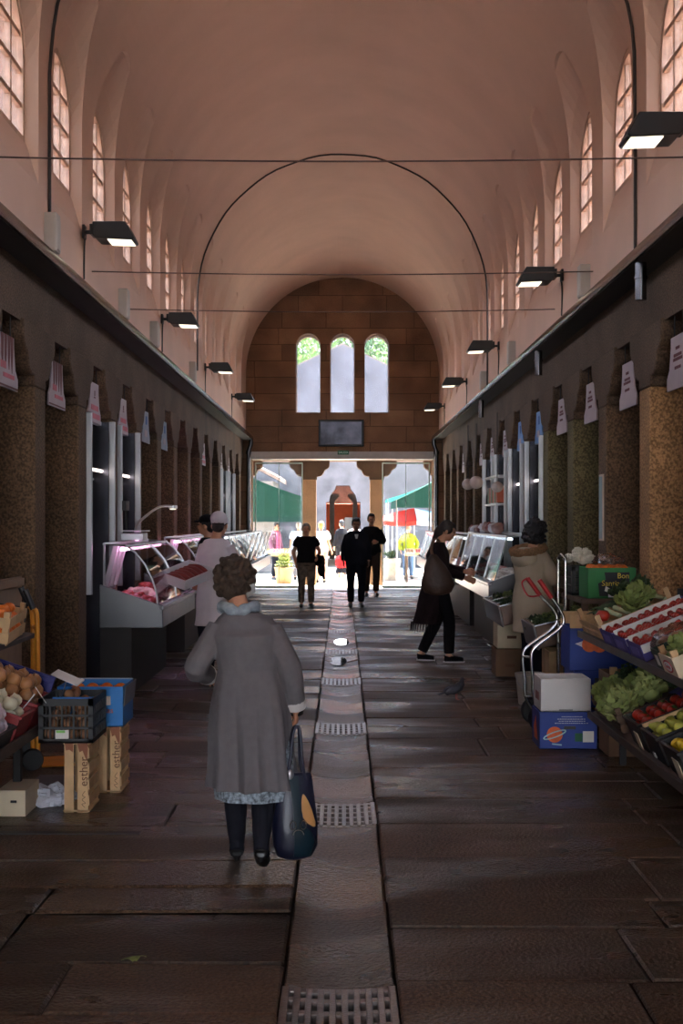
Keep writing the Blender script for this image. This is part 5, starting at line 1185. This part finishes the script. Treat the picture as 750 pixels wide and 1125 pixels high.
    if legs:
        s = S()
        for q in 'LR':
            limb(s, j['h'+q], j['k'+q], lerp(j['a'+q], j['k'+q], .04), [(.095+lg)*K, (.08+lg)*K, (.06+lg)*K, (.055+lg)*K, (.046+lg)*K])
        b = lerp(j['hL'], j['hR'], .5)
        ell(s, [(b-Vector((0, 0, .08*K)), (.10+lg)*K, (.08+lg)*K), (b, (.15*g+lg)*K, (.115*g+lg*.7)*K), (j['pe'], (.165*g+lg*.5)*K, (.118*g+lg*.5)*K), (lerp(j['pe'], j['wa'], .6), (.155*g+lg*.4)*K, (.112*g+lg*.4)*K)])
        obj('trousers', fuse(s, 'trousers', vox*.8, 5), legs, o, smooth=None)
    if skirt: 
        m_, zt, zb, r0, r1 = skirt; s = S(); b = lerp(j['hL'], j['hR'], .5)
        ell(s, [((b.x, b.y, (zt+(zb-zt)*i/8)*K), (r0+(r1-r0)*i/8)*K, (r0*.75+(r1*.75-r0*.75)*i/8)*K) for i in range(9)], 48, lambda a, t: .06*t*math.sin(9*a))
        obj('skirt', s, m_, o, smooth=60)
    if socks:
        for q in 'LR':
            s = S(); limb(s, j['h'+q], j['k'+q], j['a'+q], [(v+.009)*K for v in (.092, .078, .055, .054, .036)]); a, t = j['a'+q], j['t'+q]; hl = a+(a-t)*Vector((1, 1, 0))*.28; hl.z = a.z-.055*K; s.tube([hl, lerp(hl, t, .4)+Vector((0, 0, .012*K)), lerp(hl, t, .7)], [.041*K, .045*K, .04*K], 10); s.tube([a, hl], [.044*K, .040*K], 10)
            obj('stocking', fuse(s, 'stocking', vox*.8, 3), socks, o, smooth=None)
    if shoe:
        mt, sole = shoe if isinstance(shoe, tuple) else (shoe, None)
        for q in 'LR':
            a, t = j['a'+q], j['t'+q]; hl = a+(a-t)*Vector((1, 1, 0))*.30; hl.z = a.z-.06*K; f = (t-hl); s = S()
            up = Vector((0, 0, 1)); s.tube([hl-f*.04, lerp(hl, t, .3)+up*.012*K, lerp(hl, t, .75), t+f*.06], [.036*K, .043*K, .043*K, .03*K], 12)
            s.tube([lerp(hl, t, .12)+up*.01*K, lerp(hl, t, .16)+up*.045*K], [.043*K, .045*K], 12)
            so = obj('shoe', fuse(s, 'shoe', min(vox, .008), 4), mt, o, smooth=None)
            if heel:
                k = S(); k.tube([hl+up*-.015*K+f*.05, hl-up*heel*K+f*.03], [.02*K, .011*K], 10); obj('heel', k, mt, so)
            if sole:
                k = S(); d = f.normalized(); sd = d.cross(up).normalized(); zz = -.028*K; ring = []
                for i in range(24):
                    an = 2*PI*i/24; ca, sa = math.cos(an), math.sin(an)
                    ring.append(lerp(hl, t, .52)+d*ca*(f.length*.62)+sd*sa*.046*K*(1-.12*ca))
                k.loft([[p+up*(zz+.014*K) for p in ring], [p+up*(zz-.008*K) for p in ring]]); obj('sole', k, sole, so)
    if hair:
        mt, style = hair; hs = S()
        rr = random.Random(len(label))
        cap = [((0, .03, .036), (.082, .088, .094))]
        if style == 'short': cap += [((0, -.02, .08), (.066, .06, .045)), ((.062, .015, .03), (.024, .05, .05)), ((-.062, .015, .03), (.024, .05, .05)), ((0, .06, -.03), (.066, .05, .06))]
        if style in ('curly', 'afro'):
            R_ = 1.0 if style == 'curly' else 1.18
            for i in range(150):
                u = rr.uniform(-1, 1); th = rr.uniform(0, 2*PI); d = Vector((math.sqrt(1-u*u)*math.cos(th), math.sqrt(1-u*u)*math.sin(th), u))
                if d.y < -.45 and d.z < .45: continue
                if d.z < -.75: continue
                q = rr.uniform(.94, 1.22)*R_; cap.append(((d.x*.092*q, d.y*.10*q+.022, d.z*.108*q+.028), (rr.uniform(.014, .024),)*3))
            cap += [((0, .03, .02), (.088, .09, .10)), ((0, .05, -.05), (.075, .055, .06))]
            if style == 'afro': cap += [((0, .035, .035), (.112, .105, .118))]
        if style == 'pony': cap += [((0, -.02, .075), (.064, .06, .045)), ((.066, .0, .02), (.022, .055, .06)), ((-.066, .0, .02), (.022, .055, .06)), ((0, .075, -.02), (.06, .05, .08)), ((0, .115, -.06), (.042, .04, .09)), ((0, .12, -.12), (.03, .03, .06))]
        if style == 'long': cap += [((0, -.02, .075), (.066, .06, .048)), ((.07, .02, -.03), (.026, .06, .11)), ((-.07, .02, -.03), (.026, .06, .11)), ((0, .07, -.08), (.075, .045, .13))]
        for c, r in cap: hs.ball(c, r, 10, 8)
        bmesh.ops.transform(hs.bm, matrix=HM, verts=hs.bm.verts)
        obj('hair', fuse(hs, 'hair', min(vox, .008) if style != 'curly' else .006, 2), mt, o, smooth=None)
    for sx in (-1, 1):
        e = S(); e.ball((sx*.031, -.082, .006), (.011, .008, .007), 10, 6); bmesh.ops.transform(e.bm, matrix=HM, verts=e.bm.verts); obj('eye', e, EYE, o, smooth=180)
    e = S(); e.ball((0, -.088, -.056), (.022, .010, .007), 10, 6); bmesh.ops.transform(e.bm, matrix=HM, verts=e.bm.verts); obj('mouth', e, LIP, o, smooth=180)
    if extra: extra(o, j, K, HM)
    return o

BLK_C = cloth('black cloth', (22, 21, 24)); NAVY = cloth('dark navy cloth', (26, 27, 36)); SHOEB = M('black leather', (20, 18, 18), .35, var=.1)
# --- the old woman in the grey cardigan, walking away
CARD = cloth('grey knit', (114, 109, 111), .06, 30, .95, .35, 330); FLOR = M('floral print', (140, 150, 158), .85, var=.8, vs=60); TIGHT = cloth('dark tights', (34, 34, 42), .1)
SCARF = M('grey blue scarf', (150, 160, 168), .8, var=.25, vs=30); CUFF = cloth('white cuff', (205, 200, 196), .04)
def old_extra(o, j, K, HM):
    for q in 'LR':
        d = (j['w'+q]-j['e'+q]).normalized(); s = S(); p = j['w'+q]-d*.02
        s.tube([p-d*.03, p-d*.005, p+d*.03], [.042, .052, .047], 16); obj('cuff', s, CUFF, o, smooth=60)
    s = S(); c = j['nk']+Vector((0, 0, -.015)); pts = [(c.x+.078*math.cos(2*PI*i/24), c.y+.068*math.sin(2*PI*i/24), c.z+.012*math.sin(2*PI*i/24*3)+.006) for i in range(25)]
    s.tube(pts, [.026+.006*math.sin(i*1.9) for i in range(25)], 10); obj('scarf', s, SCARF, o, smooth=60)
    b = lerp(j['hL'], j['hR'], .5); s = S()
    ell(s, [((b.x-.01, b.y, .62), .185, .14), ((b.x-.012, b.y+.005, .45), .195, .15), ((b.x-.012, b.y+.01, .345), .182, .15), ((b.x-.012, b.y+.01, .34), .15, .12)], 60, lambda a, t: .05*t*math.sin(8*a))
    obj('skirt', s, FLOR, o, smooth=60)
    # bracelet
    d = (j['wR']-j['eR']).normalized(); s = S(); p = j['wR']+d*.035; s.tube([p-d*.006, p+d*.006], [.031, .031], 14); obj('bracelet', s, DKMET, o)
kk = 1.7/1.5
def sc(**d): return {k: tuple(v*kk for v in p) for k, p in d.items()}
old = person('person in a long grey cardigan walking away with a handbag', (-.435, 6.1, 0), PI, 1.5, sc(
    hd=(.09, -.095, 1.362), nk=(.06, -.02, 1.255), ch=(.03, .0, 1.12), wa=(.01, .0, .93), pe=(.0, .01, .80),
    sL=(.172, -.01, 1.185), sR=(-.108, -.01, 1.175), eL=(.262, .045, .965), wL=(.225, -.16, .905), eR=(-.185, .05, .965), wR=(-.212, -.02, .775),
    hL=(.075, .0, .76), hR=(-.075, .01, .76), kL=(.085, -.06, .42), kR=(-.062, .01, .41), aL=(.083, -.16, .10), aR=(-.055, .11, .17), tL=(.09, -.29, .03), tR=(-.058, .0, .035)),
    vox=.0065, g=1.02, coat=(CARD, .40*kk, .205*kk, .175*kk, (-.012, .02), 8, .11), tg=.022, socks=TIGHT, shoe=SHOEB, heel=.05, hair=(M('brown curls', (66, 50, 38), .6, var=.4, vs=40, bump=.6, bs=150), 'curly'), hp=.25, palm={'R': (-1, .1, .1), 'L': (.5, .2, 1)}, hn={'R': (0, -.1, -1)}, curl=(.5, 1.05), extra=old_extra)

# --- butcher in a white coat, seen from behind at the counter
WCOAT = cloth('white coat', (214, 206, 210), .04, 10)
def hat_extra(o, j, K, HM):
    s = S(); s.ball((0, .02, .045), (.09, .10, .088), 16, 10); s.ball((0, .045, .06), (.088, .095, .08), 16, 10); bmesh.ops.transform(s.bm, matrix=HM, verts=s.bm.verts)
    obj('cap', fuse(s, 'cap', .008, 3), WCOAT, o, smooth=None)
    # apron strings tied at the back
    s = S(); p = j['wa']; s.tube([(p.x-.16*K, p.y+.10*K, p.z-.02), (p.x, p.y+.135*K, p.z-.03), (p.x+.16*K, p.y+.10*K, p.z-.02)], .012, 8); s.tube([(p.x, p.y+.14*K, p.z-.03), (p.x+.02, p.y+.15*K, p.z-.25)], .012, 8)
    obj('apron_string', s, WCOAT, o)
person('person in a white coat and white cap carrying a box at the meat counter', (-1.32, 13.4, 0), PI-.55, 1.74, dict(
    eL=(.27, -.06, 1.13), wL=(.20, -.30, 1.02), eR=(-.25, -.04, 1.13), wR=(-.12, -.30, 1.02), hd=(0, -.05, 1.575)),
    vox=.010, g=1.12, coat=(WCOAT, .55, .23, .20, (0, .02), 6, .05), legs=NAVY, shoe=SHOEB, hair=(HAIRD, 'short'), hp=.2, hy=.35, curl=(.6, .6), extra=hat_extra)
def capx(o, j, K, HM):
    s = S(); s.ball((0, .015, .06), (.09, .10, .075), 16, 10); s.ball((0, -.10, .045), (.06, .06, .014), 12, 8); bmesh.ops.transform(s.bm, matrix=HM, verts=s.bm.verts); obj('cap', fuse(s, 'cap', .008, 3), BLK_C, o, smooth=None)
person('person in a black peaked cap half hidden behind the white-coated worker', (-1.63, 15.4, 0), -PI/2-.3, 1.72, {}, top=(BLK_C,), legs=NAVY, shoe=SHOEB, hair=(HAIRB, 'short'), extra=capx)

# --- woman walking to the right with a slouchy shoulder bag
DCOAT = cloth('dark plum cardigan', (38, 28, 30), .15)
def walk_extra(o, j, K, HM):
    # fringe along the trailing hem
    s = S()
    for i in range(22):
        a = math.radians(-200+230*i/21); x, y = .165*math.cos(a), .145-.175*math.sin(a); s.tube([(x, y, .47), (x*1.02, y+.01, .41), (x, y+.012, .36)], [.007, .005, .003], 5)
    obj('fringe', s, DCOAT, o)
walker = person('person in a long dark cardigan striding toward the right-hand stalls', (1.13, 15.0, 0), PI/2, 1.66, dict(
    hd=(0, -.11, 1.575), nk=(0, -.03, 1.46), sR=(-.17, .0, 1.40), eR=(-.22, -.04, 1.12), wR=(-.20, -.30, 1.02), eL=(.21, -.08, 1.14), wL=(.16, -.33, 1.08),
    kL=(.09, .02, .49), aL=(.08, .20, .10), tL=(.085, .06, .03), kR=(-.09, -.12, .49), aR=(-.09, -.12, .09), tR=(-.09, -.28, .03)),
    vox=.009, g=1.1, coat=(DCOAT, .46, .17, .17, (0, .15), 6, .07), sleeve=1, legs=BLK_C, shoe=(BLK_C, WHITE), hair=(HAIRD, 'pony'), hp=.35, curl=(.5, .4), extra=walk_extra)

# --- person in a beige parka with a fur-trimmed hood
PARKA = cloth('beige parka', (176, 160, 136), .06, 8, .8, .15, 60); FUR = M('tan fur', (150, 112, 76), .95, var=.3, vs=60, bump=1, bs=160)
def parka_extra(o, j, K, HM):
    s = S(); c = j['nk']+Vector((0, .07, -.05))
    s.ball(c+Vector((0, .03, -.06)), (.17, .11, .11), 18, 12); obj('hood', fuse(s, 'hood', .012, 3), PARKA, o, smooth=None)
    s = S(); rr = random.Random(2)
    for i in range(60):
        a = 2*PI*i/60; s.ball((c.x+.165*math.cos(a), c.y-.01+.13*math.sin(a), c.z+.02-.03*math.sin(a)), rr.uniform(.034, .046), 8, 6, wob=.4, seed=i)
    obj('fur_trim', fuse(s, 'fur', .008, 1), FUR, o, smooth=None)
person('person with black hair in a beige parka with a fur trimmed hood', (1.86, 12.4, 0), PI/2+.55, 1.64, dict(
    eR=(-.26, -.06, 1.13), wR=(-.2, -.3, 1.08), eL=(.26, -.06, 1.13), wL=(.18, -.3, 1.05), hd=(0, -.04, 1.575)),
    vox=.010, g=1.18, coat=(PARKA, .60, .235, .20, (0, .0), 5, .02), tg=.04, legs=NAVY, shoe=SHOEB, hair=(HAIRB, 'afro'), hy=.2, extra=parka_extra)

# --- walkers near the far doorway
CAMO = M('camouflage cotton', (100, 88, 76), .9, var=.75, vs=9)
def jacket_extra(o, j, K, HM):
    s = S(); w = j['wL']; s.ball(w+Vector((.04, -.01, -.08)), (.10, .06, .12), 14, 10, wob=.5, seed=3); s.ball(w+Vector((.07, 0, -.20)), (.075, .05, .15), 14, 10, wob=.5, seed=5); s.tube([w+Vector((.08, 0, -.2)), w+Vector((.12, 0, -.42))], [.05, .025], 8)
    obj('jacket_over_arm', fuse(s, 'jacket', .012, 3), BLK_C, o, smooth=None)
person('person in a black t-shirt and camouflage trousers with a jacket over one arm', (-.69, 24.3, 0), .1, 1.60, dict(eL=(.27, .02, 1.13), wL=(.22, -.16, 1.02), eR=(-.25, .04, 1.12), wR=(-.22, -.05, .90), kR=(-.10, -.06, .49)),
    g=1.15, top=(BLK_C,), sleeve=.6, legs=CAMO, shoe=SHOEB, hair=(HAIRG, 'short'), extra=jacket_extra)
def lapel(o, j, K, HM):
    s = S(); c = j['ch']; s.prism([(-.035, c.z+.10), (.035, c.z+.10), (0, c.z-.06)], c.y-.165, c.y-.12); obj('shirt_front', s, WHITE, o)
person('person in a black suit walking toward the camera near the doorway', (.26, 24.3, 0), .05, 1.72, dict(kL=(.10, -.07, .50), aL=(.10, .06, .10), kR=(-.10, .0, .49), hd=(.0, -.05, 1.57)),
    g=1.22, coat=(NAVY, .80, .20, .16, (0, 0), 5, .01), tg=.03, legs=NAVY, shoe=SHOEB, hair=(HAIRB, 'short'), hp=.2, skin=SKIN2, extra=lapel)
person('person in a black jumper standing beside the right portico column', (.63, 27.9, 0), .15, 1.80, dict(eL=(.26, .0, 1.14), wL=(.10, -.16, 1.12), kL=(.1, -.05, .49)), g=1.1, top=(BLK_C,), tg=.025, legs=cloth('brown trousers', (62, 50, 44)), shoe=SHOEB, hair=(HAIRB, 'short'))
RED = cloth('red coat', (190, 40, 46))
person('small person in a red jacket and dark skirt in the doorway', (-.03, 33.4, 0), PI, .86, dict(hd=(0, -.01, 1.53), eL=(.26, 0, 1.14), eR=(-.26, 0, 1.14), hL=(.09, 0, .80), hR=(-.09, 0, .80)), g=1.35, handk=1, top=(RED,), tg=.05, skirt=(NAVY, 1.0, .55, .17, .30), shoe=SHOEB, hair=(HAIRG, 'short'))
# --- people out on the plaza
YEL = cloth('lime jacket', (150, 170, 44))
person('person in a lime yellow jacket beside the right outdoor stall', (1.86, 36.0, 0), .1, 1.52, dict(eL=(.28, 0, 1.13), eR=(-.28, 0, 1.13), wR=(-.26, -.1, .9)), vox=.014, g=1.15, top=(YEL,), tg=.02, legs=cloth('jeans', (96, 120, 150)), shoe=SHOEB, hair=(HAIRG, 'short'))
person('dark-clad person standing beyond the doorway left of the black suit', (-.02, 38.5, 0), PI+.5, 1.66, {}, vox=.014, g=1.1, top=(BLK_C,), tg=.03, legs=BLK_C, shoe=SHOEB, hair=(HAIRB, 'short'))
person('person in a white shirt partly hidden behind the black suit', (.36, 36.5, 0), .2, 1.66, {}, vox=.014, top=(cloth('white shirt', (216, 216, 220)),), tg=.03, legs=NAVY, shoe=SHOEB, hair=(HAIRG, 'short'))
person('person in a pale shirt walking just right of the camouflage trousers', (-.56, 33.6, 0), PI-.3, 1.62, dict(wR=(-.27, -.08, .9)), vox=.014, g=1.15, top=(cloth('pale shirt', (206, 204, 206)),), sleeve=.7, tg=.03, legs=cloth('beige trousers', (176, 150, 136)), shoe=SHOEB, hair=(M('blond hair', (170, 130, 80), .6), 'short'))
person('person in a pale blue shirt left of the black t-shirt', (-1.22, 35.5, 0), PI, 1.6, {}, vox=.014, g=1.2, top=(cloth('pale blue shirt', (176, 190, 204)),), sleeve=.7, tg=.03, legs=cloth('grey trousers', (120, 118, 120)), shoe=SHOEB, hair=(HAIRG, 'short'))
def pink(o, j, K, HM):
    s = S(); c = j['nk']; s.tube([(c.x+.09*math.cos(a), c.y+.08*math.sin(a), c.z-.04) for a in [2*PI*i/12 for i in range(13)]], .04, 8); s.tube([(c.x-.06, c.y-.12, c.z-.05), (c.x-.09, c.y-.17, c.z-.3), (c.x-.1, c.y-.16, c.z-.6)], [.05, .06, .06], 8); obj('scarf', s, M('pink scarf', (206, 84, 120), .8, var=.5, vs=30), o, smooth=60)
person('person with a pink patterned scarf at the left outdoor stall', (-1.85, 35.6, 0), .9, 1.58, {}, vox=.014, top=(cloth('mauve top', (130, 90, 110)),), legs=NAVY, shoe=SHOEB, hair=(HAIRD, 'short'), extra=pink)

# --- pigeon on the paving
PIG = M('pigeon feathers', (40, 40, 50), .6, var=.3, vs=12)
s = S(); s.tube(smoothpath([(-.10, 0, .075), (-.05, 0, .085), (.0, 0, .105), (.04, 0, .125), (.06, 0, .155), (.066, 0, .185)], 3), [.02]+[.034]*3+[.046]*3+[.045]*3+[.036]*3+[.022]*2+[.018], 12); s.ball((.068, 0, .192), (.021, .018, .019), 12, 8)
s.loft([[(-.09, -.018, .085), (-.09, .018, .085), (-.09, .018, .07), (-.09, -.018, .07)], [(-.17, -.026, .06), (-.17, .026, .06), (-.17, .026, .052), (-.17, -.026, .052)]])
o = obj('pigeon', fuse(s, 'pigeon', .005, 3), PIG, loc=(1.045, 11.8, 0), rot=(0, 0, .25), smooth=None); tag(o, 'small dark pigeon standing on the paving right of the channel', 'pigeon')
for sy in (-1, 1):
    obj('wing', S().ball((-.035, sy*.038, .10), (.075, .014, .032), 14, 8, rot=(0, -.28, 0)), M('grey wing', (66, 66, 76), .6, var=.25, vs=20), o, smooth=180)
    obj('leg', S().tube([(.01, sy*.018, .07), (.012, sy*.018, .008), (.035, sy*.02, .004)], .004, 6), M('pigeon leg', (150, 70, 64), .6), o)
obj('beak', S().tube([(.085, 0, .190), (.108, 0, .182)], [.006, .002], 6), DKMET, o)
